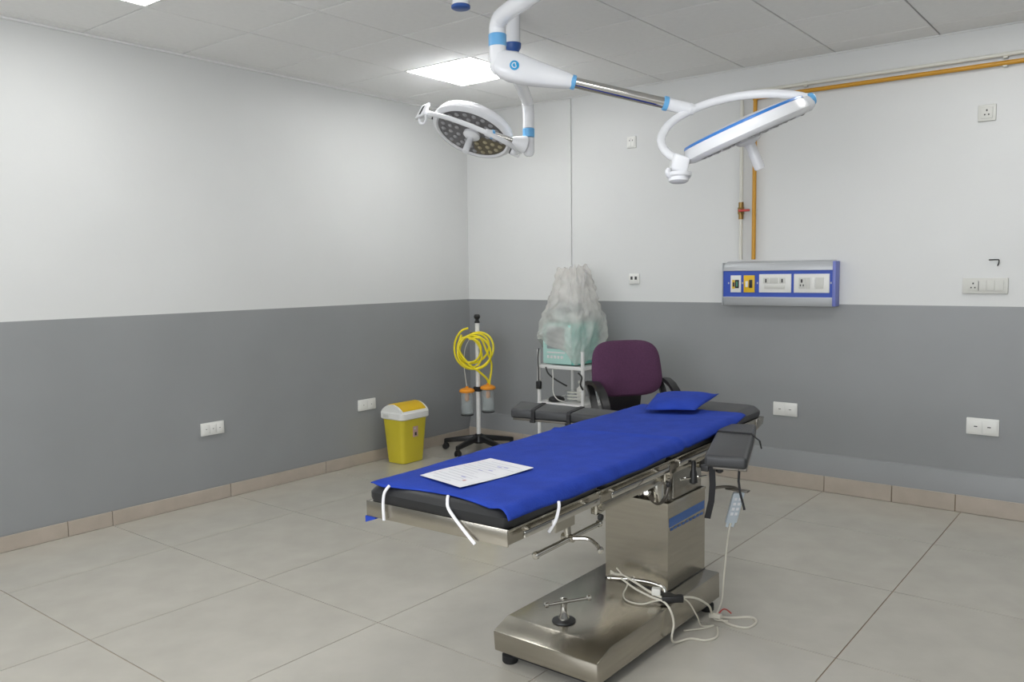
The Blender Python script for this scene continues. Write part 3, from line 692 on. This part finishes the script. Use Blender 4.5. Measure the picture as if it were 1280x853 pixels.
# tapered housing
perp = CU-sd*CU.dot(sd); perp.normalize(); dpt = sd.cross(perp).normalized()
def oval(c, h, wv, n=24, e=.62):
    out = []
    for k in range(n):
        a = 2*math.pi*k/n; ca, sa = math.cos(a), math.sin(a)
        out.append(c+perp*(h*math.copysign(abs(sa)**e, sa))+dpt*(wv*math.copysign(abs(ca)**e, ca)))
    return out
rg = []
for f, h, wv, off in ((-.075, .026, .022, .012), (-.06, .045, .036, .010), (-.03, .058, .043, .008), (.02, .064, .045, .006), (.07, .062, .044, .003), (.15, .054, .041, 0), (.25, .042, .036, 0), (.33, .032, .030, 0), (.345, .028, .027, 0)):
    rg.append(oval(onarm(f)+perp*off, h, wv))
link('arm_housing', B().loft(rg), 'lamp_white', L1)
lc = onarm(.035)-dpt*math.copysign(.0455, dpt.dot(fwd))
ln = (-fwd).normalized(); ln = (-dpt*math.copysign(1, dpt.dot(fwd)))
lo = link('logo', B().lathe(lc, ln, [(.0205, -.003), (.0205, .0015), (.001, .002)], 28), 'logo_blue', L1, label='round blue logo with a white C-shaped mark')
cpts = [lc+ln*.0025+(CR*math.cos(a)+CU*math.sin(a))*.0105 for a in [math.radians(x) for x in range(50, 311, 20)]]
link('logo_mark', B().tube(cpts, .0022, 6, 1, smooth=False), 'lamp_white', lo)
link('logo_mark', B().tube([lc+ln*.0025+CR*.004+CU*.007, lc+ln*.0025+CR*.008-CU*.007], .0018, 6, 1, smooth=False), 'lamp_white', lo)
# vertical neck, ring, bend, horizontal tube
vt = V((0, 0, 1)); nb = el-sd*.012+V((0, 0, .0))
zr = CAM.z+(0)
x_ = at(622, 63, 3.62)
link('neck_lower', B().lathe(V((x_.x, x_.y, x_.z-.10)), vt, [(.001, -.005), (.02, .0), (.031, .014), (.0365, .035), (.037, .06), (.037, .118)], 28), 'lamp_white', L1)
link('neck_ring', B().cyl(V((x_.x, x_.y, x_.z+.015)), V((x_.x, x_.y, x_.z+.068)), .0392, n=28, bev=.003), 'ring_blue', L1, label='light blue ring')
hz = V((.88, -.44, 0)).normalized()
bend = [V((x_.x, x_.y, x_.z+k_))+hz*j_ for k_, j_ in ((.06, 0), (.088, 0), (.108, .008), (.122, .026), (.130, .055), (.134, .2), (.134, .75))]
link('bent_tube', B().tube(bend, .0365, 24, 4), 'lamp_white', L1)
sp = V((x_.x, x_.y, 0))+hz*.75
link('ceiling_post', B().cyl(V((sp.x, sp.y, x_.z+.08)), V((sp.x, sp.y, H-.02)), .055, n=32, bev=.004), 'lamp_white', L1)
link('ceiling_cover', B().lathe(V((sp.x, sp.y, H-.001)), -vt, [(.15, 0), (.15, .012), (.06, .022)], 40), 'lamp_white', L1)

# ---- smaller lamp (far)
D2 = 5.55
c2 = at(590, 168, D2)
L2 = root('surgical_lamp', V((2.06, -1.96, H)), 'round white surgical lamp near the room corner, its grey lens face toward the camera', 'surgical lamp')
pl = V((-.36, -.93, 0)); ray2 = (c2-CAM).normalized(); n2 = CR*-.36-CU*.93; n2 = (n2-ray2*n2.dot(ray2)).normalized()*.866-ray2*.5
mv2 = CR*.93-CU*.37
lamp_head(L2, c2, n2, mv2, .281, True, 'lamp_white')
s2_ = D2/F_PX
ym2 = (CR*54-CU*24)*s2_; yc2 = at(590, 167, D2); yb2 = at(606, 165, D2-.305)-yc2
yoke(L2, yc2, ym2, yb2, .016)
for sg in (-1, 1):
    e2 = yc2+ym2*sg; dd2 = ym2.normalized()*sg
    link('pivot_cap', B().cyl(e2-dd2*.03, e2+dd2*.03, .024, bev=.004), 'lamp_white', L2)
    link('pivot_seam', B().cyl(e2-dd2*.038, e2-dd2*.03, .022), 'black', L2)
g0 = at(533, 131, D2-.03); g1 = at(524, 148, D2-.03)
hb = link('control_box', B().obox((g0+g1)/2, (g1-g0)/2*1.0, CR*.028+CU*.01, fwd*.03, .01, 3), 'lamp_white', L2)
link('control_slot', B().obox((g0+g1)/2-CR*.004-fwd*.032, (g1-g0)/2*.6, CR*.006+CU*.002, fwd*.002), 'slot', hb)
link('control_ring', B().tube([g1+V((0, 0, 0)), g1-CU*.03+CR*.006, g1-CU*.035+CR*.03, g1-CU*.005+CR*.045, g1+CU*.02+CR*.04], .008, 8), 'lamp_white', hb)
ap2 = yc2+yb2
el2 = at(655, 181, 5.37)
def onarm2(f): return el2+(ap2-el2)*f
sd2 = (ap2-el2).normalized()
link('arm_sleeve', B().cyl(onarm2(.84), onarm2(.99), .026, .022, 20, .003), 'lamp_white', L2)
link('arm_ring', B().cyl(onarm2(.78), onarm2(.845), .029, n=24, bev=.003), 'ring_blue', L2, label='light blue ring')
link('arm_tube', B().cyl(onarm2(.30), onarm2(.79), .021, n=24), 'chrome', L2, label='polished steel tube')
link('arm_housing', B().cyl(onarm2(-.02), onarm2(.33), .058, .028, 24, .006), 'lamp_white', L2)
ex = at(661, 184, 5.40)
link('neck_lower', B().lathe(V((ex.x, ex.y, ex.z-.052)), vt, [(.001, -.01), (.02, -.006), (.031, .006), (.036, .024), (.036, .11)], 24), 'lamp_white', L2)
rz = CAM.z+(338-166)/F_PX*5.72*.995
link('neck_ring', B().cyl(V((ex.x, ex.y, ex.z+.062)), V((ex.x, ex.y, ex.z+.118)), .0385, n=24, bev=.003), 'ring_blue', L2, label='light blue ring')
s0 = at(641, 70, 4.42)
h0 = V((s0.x, s0.y, 0)); h1 = V((ex.x, ex.y, 0)); hd2 = (h1-h0).normalized(); zt2 = 2.545
link('bent_tube', B().tube([V((ex.x, ex.y, ex.z+.12)), V((ex.x, ex.y, zt2-.10)), V((ex.x, ex.y, zt2-.05))-hd2*.01, V((ex.x, ex.y, zt2-.015))-hd2*.05, V((ex.x, ex.y, zt2))-hd2*.12, V((h0.x, h0.y, zt2))], .036, 20, 5), 'lamp_white', L2)
cz = CAM.z+(338-62)/F_PX*4.42
link('post_cap', B().lathe(V((h0.x, h0.y, cz+.0)), vt, [(.03, -.012), (.036, 0), (.043, .012), (.045, .03), (.045, .036)], 28), 'cap_blue', L2, label='dark blue cap at the foot of the ceiling post')
link('ceiling_post', B().cyl(V((h0.x, h0.y, cz+.036)), V((h0.x, h0.y, H-.002)), .0405, n=28), 'lamp_white', L2)
link('post_collar', B().cyl(V((h0.x, h0.y, zt2-.05)), V((h0.x, h0.y, cz-.01)), .034, n=28, bev=.003), 'lamp_white', L2)
# separate ceiling post with a blue cap
k0 = at(576, 8, 3.69)
r = root('ceiling_post', V((k0.x, k0.y, H)), 'short white ceiling post with a dark blue bottom cap, at the top edge', 'ceiling post')
kz = k0.z-.012
link('post', B().cyl(V((k0.x, k0.y, kz+.012)), V((k0.x, k0.y, H-.002)), .038, n=28), 'lamp_white', r)
link('cap', B().lathe(V((k0.x, k0.y, kz)), vt, [(.036, 0), (.042, .004), (.042, .014), (.039, .017)], 28), 'cap_blue', r, label='dark blue cap')

# ------------------------------------------------------------------ yellow bin
bx0, bx1, by0, by1 = .085, .318, -1.150, -.865
r = root('waste_bin', ((bx0+bx1)/2, (by0+by1)/2, 0), 'yellow waste bin with a white and yellow swing lid beside the left wall', 'bin')
def rrect(x0, x1, y0, y1, z, rr, k=5):
    out = []
    for cx, cy, a0 in ((x1-rr, y1-rr, 0), (x0+rr, y1-rr, 90), (x0+rr, y0+rr, 180), (x1-rr, y0+rr, 270)):
        for i in range(k): a = math.radians(a0+i*90/(k-1)); out.append(V((cx+rr*math.cos(a), cy+rr*math.sin(a), z)))
    return out
def ins(d): return (bx0+d, bx1-d, by0+d, by1-d)
link('body', B().loft([rrect(*ins(.040), 0, .03), rrect(*ins(.028), .004, .035), rrect(*ins(.026), .02, .035), rrect(*ins(.004), .34, .035), rrect(*ins(.002), .352, .035)]), 'bin_yellow', r)
link('lid_rim', B().loft([rrect(*ins(-.004), .345, .035), rrect(*ins(-.012), .352, .04), rrect(*ins(-.012), .392, .04), rrect(*ins(-.004), .40, .04)]), 'socket_white', r, label='white lid rim')
# curved hood: arc in the x direction (rises to the middle), white sides and a yellow flap
def hood(u0, u1, v0, v1, lift, nm, m, par, th=.0, nn=16):
    b = B()
    def hz_(v): return .398+.062*math.sin(math.pi*min(max(v, 0), 1))**.75
    def top(s, q): 
        u = u0+(u1-u0)*s; v = v0+(v1-v0)*q
        return V((bx0+(bx1-bx0)*v, by0+(by1-by0)*u, hz_(v)+lift))
    R = []
    for i in range(nn+1):
        q = i/nn; a, c = top(0, q), top(1, q); zb = .392
        R.append([V((a.x, a.y, zb)), V((c.x, c.y, zb)), c, a])
    b.loft(R); return link(nm, b, m, par, sharp=50)
hd_ = hood(.0, 1.0, .0, 1.0, 0, 'hood', 'socket_white', r)
hood(.07, .93, .10, .96, .005, 'flap', 'bin_lid_yellow', r)
link('handle_recess', B().box((bx0+.04, by0-.016, .36), (bx0+.10, by0-.008, .385), .003), 'socket_cream', r)
sx1 = bx1-.008
lb = link('label', B().hexa([(sx1-.002, -1.03, .205), (sx1+.003, -1.03, .205), (sx1+.003, -.98, .205), (sx1-.002, -.98, .205), (sx1+.0, -1.03, .285), (sx1+.005, -1.03, .285), (sx1+.005, -.98, .285), (sx1+.0, -.98, .285)]), 'label_pink', r, label='small pinkish sticker with dark print')
link('label_print', B().box((sx1+.002, -1.015, .215), (sx1+.0055, -.997, .24), 0), 'slot', lb)
link('label_print', B().box((sx1+.002, -1.022, .262), (sx1+.0062, -1.005, .275), 0), 'ink', lb)

# ------------------------------------------------------------------ suction stand
SX, SY = .42, -.385
r = root('suction_stand', (SX, SY, 0), 'white pole stand with black five-legged base, orange-lidded jars and coiled yellow hose', 'suction stand')
link('pole', B().cyl((SX, SY, .10), (SX, SY, 1.055), .0185, n=20), 'white_paint', r)
link('knob', B().lathe((SX, SY, 1.05), vt, [(.022, 0), (.022, .012), (.014, .02), (.014, .03), (.024, .04), (.027, .055), (.02, .07), (.001, .074)], 20), 'black', r)
link('hub', B().lathe((SX, SY, .065), vt, [(.045, 0), (.055, .015), (.048, .06), (.025, .075)], 20), 'black', r)
for k, a in enumerate((275, 347, 59, 131, 203)):
    a = math.radians(a); dr = V((math.cos(a), math.sin(a), 0)); dp = V((-dr.y, dr.x, 0)); c0 = V((SX, SY, 0)); L_ = .30
    lg = link('leg', B().hexa([c0+dr*.02-dp*.024+vt*.085, c0+dr*L_-dp*.016+vt*.055, c0+dr*L_+dp*.016+vt*.055, c0+dr*.02+dp*.024+vt*.085, c0+dr*.02-dp*.022+vt*.132, c0+dr*L_-dp*.014+vt*.088, c0+dr*L_+dp*.014+vt*.088, c0+dr*.02+dp*.022+vt*.132], .006), 'black', r)
    e_ = c0+dr*(L_-.012)
    link('caster', B().cyl(e_+dp*.012+vt*.025, e_+dp*.022+vt*.025, .0245, n=20, bev=.003).cyl(e_-dp*.012+vt*.025, e_-dp*.022+vt*.025, .0245, n=20, bev=.003).cyl(e_+vt*.02, e_+vt*.07, .008).box(e_-V((.014, .014, -.025)), e_+V((.014, .014, .055)), .004), 'black', lg)
link('clamp', B().box((SX-.03, SY-.028, .49), (SX+.03, SY+.024, .53), .006).cyl((SX-.10, SY-.03, .505), (SX+.12, SY+.03, .505), .008), 'black', r)
R3 = V((.80, .6, 0)).normalized()
for sg, dz in ((-1, 0), (1, .012)):
    jc = V((SX, SY, 0))+R3*(.086*sg)+V((.01, -.02, 0))
    jz = .305+dz*2
    j = link('jar', B().lathe((jc.x, jc.y, jz), vt, [(.001, 0), (.046, 0), (.05, .006), (.052, .17), (.052, .185), (.049, .185), (.047, .01), (.001, .008)], 28, cap=False), 'jar', r, label='clear jar')
    link('jar_base', B().lathe((jc.x, jc.y, jz-.008), vt, [(.05, 0), (.053, .003), (.053, .009), (.046, .010)], 24), 'black', j)
    ld = link('lid', B().lathe((jc.x, jc.y, jz+.18), vt, [(.05, 0), (.062, .004), (.064, .014), (.056, .026), (.03, .036), (.012, .038), (.012, .05), (.001, .051)], 28), 'orange', r, label='orange lid')
    link('float', B().lathe((jc.x, jc.y, jz+.105), vt, [(.008, 0), (.018, .012), (.018, .05), (.008, .076)], 16), 'orange', j)
# hose coil
random.seed(5)
HC = V((SX-.01, SY-.03, .83)); hr = V((.785, .62, 0)); pts = []
N = 5; 
for i in range(N*14+1):
    a = 2*math.pi*i/14+math.pi/2; k = i/14
    cx_ = (-.045, .03, -.06, .02, -.01, -.04)[int(k) % 6]*(1-(k % 1))+(-.045, .03, -.06, .02, -.01, -.04)[int(k+1) % 6]*(k % 1)
    rx = .118+.028*math.sin(k*2.3); rz_ = .158-.012*k+.022*math.cos(k*1.7)
    pts.append(HC+hr*(cx_+rx*math.cos(a))+V((0, 0, .0+rz_*math.sin(a)+.015*math.sin(k*3)))+V((.62, -.785, 0))*(.012+.009*math.sin(k*4.1)+.004*k))
end = V((SX, SY, 0))+R3*.10+V((.01, -.02, .545))
pts += [HC+hr*.07+V((0, -.03, .10)), HC+hr*.11+V((0, -.02, 0)), HC+hr*.14+V((0, 0, -.12)), V((end.x, end.y, .575)), V((end.x, end.y, .55))]
link('hose', B().tube(pts, .0085, 8, 3), 'hose', r, label='coiled yellow hose')
link('hose', B().tube([HC+hr*-.08+V((0, -.03, .13)), HC+hr*-.10+V((0, -.04, .02)), HC+hr*-.02+V((0, -.05, -.10)), HC+hr*.06+V((0, -.04, -.17)), HC+hr*.11+V((0, -.02, -.23)), V((end.x-.012, end.y, .56))], .0085, 8, 6), 'hose', r, label='yellow hose end hanging to the jar')
link('hose_clip', B().box((SX-.05, SY-.035, .935), (SX-.015, SY+.01, .975), .006), 'black', r)
link('thin_tube', B().tube([(SX-.05, SY-.03, .93), (SX-.09, SY-.05, .84), (SX-.095, SY-.06, .7), (SX-.075, SY-.06, .56), (SX-.07, SY-.06, .53)], .003, 6), 'plastic_white', r)

# ------------------------------------------------------------------ equipment trolley
CX0, CX1, CYF, CYB = 1.20, 1.585, -.60, -.16
r = root('equipment_trolley', ((CX0+CX1)/2, (CYF+CYB)/2, 0), 'white tubular trolley with shelves against the back wall, left of the purple chair', 'trolley')
for x in (CX0, CX1):
    for y in (CYF, CYB):
        p_ = link('post', B().cyl((x, y, .05), (x, y, .89 if y == CYF else .80), .0135, n=16), 'white_paint', r)
        link('caster', B().cyl((x-.01, y, .026), (x+.01, y, .026), .026, n=18, bev=.003).box((x-.016, y-.014, .03), (x+.016, y+.014, .058), .004), 'black', p_)
for z in (.775, .50, .12):
    sh2 = link('shelf', B().box((CX0+.01, CYF+.01, z-.012), (CX1-.01, CYB-.01, z), .003), 'white_paint', r)
    link('shelf_frame', B().box((CX0, CYF-.01, z-.02), (CX1, CYF+.012, z+.006), .003).box((CX1-.011, CYF, z-.02), (CX1+.011, CYB, z+.006), .003).box((CX0-.011, CYF, z-.02), (CX0+.011, CYB, z+.006), .003), 'white_paint', sh2)
# device under a plastic bag
DX0, DX1, DY0, DY1 = 1.225, 1.53, -.585, -.27
d_ = root('covered_monitor', (1.38, -.38, .785), 'teal-cased monitor standing on the trolley under a clear plastic bag', 'monitor')
link('case', B().box((DX0+.02, DY0, .785), (DX1-.02, DY1, 1.085), .01), 'teal', d_, label='teal case')
link('front_frame', B().box((DX0+.01, DY0-.012, .79), (DX1-.045, DY0+.002, 1.075), .006), 'teal_light', d_, label='pale teal front')
link('screen', B().box((DX0+.05, DY0-.018, .90), (DX1-.10, DY0-.010, 1.06), .003), 'screen_grey', d_)
for k in range(5): link('key', B().box((DX0+.05+k*.03, DY0-.017, .83), (DX0+.07+k*.03, DY0-.010, .85), .002), 'white_paint', d_)
link('slot', B().box((DX0+.05, DY0-.017, .868), (DX1-.10, DY0-.010, .878), .001), 'white_paint', d_)
link('upper_unit', B().box((1.28, -.50, 1.085), (1.48, -.34, 1.19), .008), 'white_paint', d_)
link('top_screen', B().hexa([(1.32, -.54, 1.17), (1.50, -.54, 1.17), (1.50, -.50, 1.16), (1.32, -.50, 1.16), (1.31, -.50, 1.235), (1.49, -.50, 1.235), (1.49, -.46, 1.225), (1.31, -.46, 1.225)], .004), 'screen_grey', d_)
link('mast', B().cyl((1.42, -.38, 1.22), (1.42, -.38, 1.42), .02).box((1.36, -.42, 1.34), (1.48, -.34, 1.45), .01), 'white_paint', d_)
# the bag
def bag():
    b = B(); NA, NZ = 120, 60
    prof = ((0, .205, .195), (.12, .215, .205), (.3, .222, .212), (.48, .212, .20), (.62, .175, .165), (.76, .15, .14), (.88, .122, .105), (.95, .112, .092), (1, .100, .080))
    rows = []
    for j in range(NZ+1):
        q = j/NZ; z = .80+(1.475-.80)*q; ring = []
        for (a, wa, da), (c, wc, dc) in zip(prof[:-1], prof[1:]):
            if a <= q <= c: f = (q-a)/(c-a); w_ = wa+(wc-wa)*f; d_ = da+(dc-da)*f
        cx_ = 1.365+.03*math.sin(q*3.0); cy_ = -.43+.02*q
        for i in range(NA):
            a = 2*math.pi*i/NA; e2 = .55+.35*q; ca, sa = math.cos(a), math.sin(a)
            dx = math.copysign(abs(ca)**e2, ca)*w_; dy = math.copysign(abs(sa)**e2, sa)*d_
            n3 = V((ca*1.6, sa*1.6, q*2.6)); r1 = 1-2*abs(mn.noise(n3+V((5, 0, 0)))); r2 = 1-2*abs(mn.noise(n3*2.3+V((0, 7, 0)))); r3 = mn.noise(n3*6)
            r4 = 1-2*abs(mn.noise(n3*4.5+V((3, 1, 0)))); pl_ = (.036*(r1-.6)+.022*(r2-.6)+.011*(r4-.6)+.004*r3)*(.55+.7*q)
            k = 1+pl_/max(w_, .1)
            zz = z
            zz += (1-q)**3*(.21*max(0, math.sin(a+math.pi*.02)*-1)*max(0, -ca+.6)/1.2+.04*mn.noise(V((ca*2.5, sa*2.5, 7))))
            zz += q**4*(.05*mn.noise(V((ca*2.5, sa*2.5, 1)))+.03*mn.noise(V((ca*7, sa*7, 3)))+.012*ca)
            ring.append(V((cx_+dx*k, min(cy_+dy*k, -.02), zz)))
        rows.append(ring)
    b.loft(rows, cap=False); vs = [v for v in b.bm.verts][-NA:]
    ctr = sum((v.co for v in vs), V())/NA-V((0, 0, .05)); cv = b.bm.verts.new(ctr)
    for i in range(NA): b.bm.faces.new((vs[i], vs[(i+1) % NA], cv))
    return b
solo('plastic_bag', bag(), 'bag', 'crumpled clear plastic bag pulled over the monitor on the trolley', 'plastic bag', sharp=180)
# things on the middle shelf and hanging cords
solo('glass_bottle', B().lathe((1.45, -.42, .505), vt, [(.03, 0), (.032, .004), (.032, .09), (.014, .11), (.014, .13), (.02, .132), (.02, .15), (.001, .151)], 20), 'plastic_white', 'small white bottle on the middle trolley shelf', 'bottle')
solo('glass_canister', B().lathe((1.50, -.30, .505), vt, [(.04, 0), (.042, .004), (.042, .19), (.03, .2), (.001, .202)], 20), 'jar', 'tall clear canister behind the white bottle on the trolley', 'canister')
solo('glass_jar', B().lathe((1.36, -.40, .505), vt, [(.055, 0), (.058, .004), (.058, .055), (.05, .07), (.03, .075), (.001, .076)], 20), 'jar', 'low clear jar on the middle trolley shelf', 'jar')
solo('tube_coil', B().tube([V((1.44+.07*math.cos(a*.8), -.47+.04*math.sin(a*.8), .512+.003*a)) for a in range(0, 26)], .005, 8, 2), 'pipe_cream', 'cream tubing coiled on the middle trolley shelf', 'tubing')
solo('foot_switch', B().lathe((1.30, -.52, .506), vt, [(.045, 0), (.048, .01), (.04, .028), (.02, .036), (.001, .037)], 20, sx=1.3), 'black', 'black round foot switch on the middle trolley shelf', 'foot switch')
cd_ = root('power_cord', (1.21, -.63, .62), 'black power cord with plug hanging at the left trolley post', 'cord')
link('cord', B().tube([(1.215, -.62, .90), (1.212, -.628, .83), (1.217, -.63, .74), (1.218, -.63, .66)], .005, 8), 'black', cd_)
link('plug', B().box((1.200, -.645, .60), (1.240, -.615, .66), .008), 'black', cd_)
solo('device_cable', B().tube([(1.27, -.61, .765), (1.29, -.61, .72), (1.34, -.60, .68), (1.40, -.59, .65), (1.42, -.56, .63)], .006, 8), 'black', 'black cable sagging under the top trolley shelf', 'cable')
solo('device_cable', B().tube([(1.56, -.62, .74), (1.59, -.62, .71), (1.585, -.63, .66), (1.60, -.62, .62)], .006, 8), 'black', 'short black cable beside the right trolley post', 'cable')
solo('drain_tube', B().tube([(1.33, -.61, .75), (1.335, -.612, .68), (1.335, -.61, .58), (1.37, -.60, .53), (1.41, -.57, .515)], .004, 8), 'plastic_white', 'thin white tube hanging from the top trolley shelf', 'tube')

# ------------------------------------------------------------------ office chair
CY = -.80
r = root('office_chair', (2.05, -.62, 0), 'purple fabric office chair with black loop arms behind the operating table', 'chair')
FD = V((.78, -.62, 0)).normalized(); SD = V((.62, .78, 0)).normalized()     # facing, sideways
bc = V((2.035, -.78, .82))
def backrest(off, grow):
    b = B(); rings = []
    n = 40
    up = (vt*.985-FD*.17).normalized(); nf = up.cross(SD).normalized()
    if nf.dot(FD) < 0: nf = -nf
    for (k, o) in ((.72, -.028), (.93, -.022), (1.0, -.006), (1.0, .012), (.94, .028), (.8, .036), (.45, .042)):
        ring = []
        for i in range(n):
            a = 2*math.pi*i/n; ca, sa = math.cos(a), math.sin(a)
            e_ = .55; x = math.copysign(abs(ca)**e_, ca)*.250; z = math.copysign(abs(sa)**e_, sa)*.185
            x *= 1-.10*(z/.185+1)/2
            ring.append(bc+SD*x*k*grow+up*z*k*grow+nf*(o+off-.10*(x/.25)**2*-.35))
        rings.append(ring)
    b.loft(rings); return b
link('backrest', backrest(0, 1), 'purple', r, label='purple fabric backrest')
link('back_shell', backrest(-.022, .97), 'black', r)
link('back_support', B().hexa([bc-SD*.11-FD*.03+V((0, 0, -.37)), bc+SD*.11-FD*.03+V((0, 0, -.37)), bc+SD*.11-FD*.06+V((0, 0, -.37)), bc-SD*.11-FD*.06+V((0, 0, -.37)), bc-SD*.12+FD*.02+V((0, 0, -.12)), bc+SD*.12+FD*.02+V((0, 0, -.12)), bc+SD*.12-FD*.03+V((0, 0, -.12)), bc-SD*.12-FD*.03+V((0, 0, -.12))], .01), 'black', r)
sc = bc+FD*.22; sc.z = .46
def seat_r(z, k): 
    return [V((sc.x, sc.y, z))+SD*math.copysign(abs(math.cos(a))**.5, math.cos(a))*.245*k+FD*math.copysign(abs(math.sin(a))**.5, math.sin(a))*.23*k for a in [2*math.pi*i/36 for i in range(36)]]
link('seat', B().loft([seat_r(.41, .85), seat_r(.42, .98), seat_r(.455, 1), seat_r(.48, .96), seat_r(.488, .8)]), 'purple', r, label='purple fabric seat')
link('gas_column', B().cyl((sc.x, sc.y, .09), (sc.x, sc.y, .41), .026).box((sc.x-.09, sc.y-.09, .385), (sc.x+.09, sc.y+.09, .412), .005), 'black', r)
for k in range(5):
    a = math.radians(k*72+20); dr = V((math.cos(a), math.sin(a), 0)); dp = V((-dr.y, dr.x, 0)); c0 = V((sc.x, sc.y, 0))
    lg = link('leg', B().hexa([c0-dp*.022+vt*.075, c0+dr*.27-dp*.014+vt*.062, c0+dr*.27+dp*.014+vt*.062, c0+dp*.022+vt*.075, c0-dp*.02+vt*.12, c0+dr*.27-dp*.012+vt*.085, c0+dr*.27+dp*.012+vt*.085, c0+dp*.02+vt*.12], .005), 'black', r)
    e_ = c0+dr*.26
    link('caster', B().cyl(e_-dp*.02+vt*.027, e_+dp*.02+vt*.027, .026, n=18, bev=.004).cyl(e_+vt*.03, e_+vt*.07, .008), 'black', lg)
for sg in (-1, 1):
    o_ = V((bc.x, bc.y, 0))+SD*(.27*sg if sg > 0 else -.235)
    az = .735
    def ap_(f, z): return V((o_.x, o_.y, az+z))+FD*(f*1.3+(.03 if sg < 0 else 0))
    link('armrest', B().strip([ap_(-.06, -.012), ap_(-.02, .0), (ap_(.05, .004)), ap_(.11, -.015), ap_(.16, -.05), ap_(.20, -.11), ap_(.215, -.19), ap_(.20, -.26), ap_(.15, -.30)], SD, .048, .026), 'black', r)
    link('arm_support', B().strip([ap_(-.05, -.015), ap_(-.01, -.06), ap_(.03, -.13), ap_(.07, -.22), ap_(.10, -.30)], SD, .040, .022), 'black', r)

# the soft underside of the world: nothing else to build
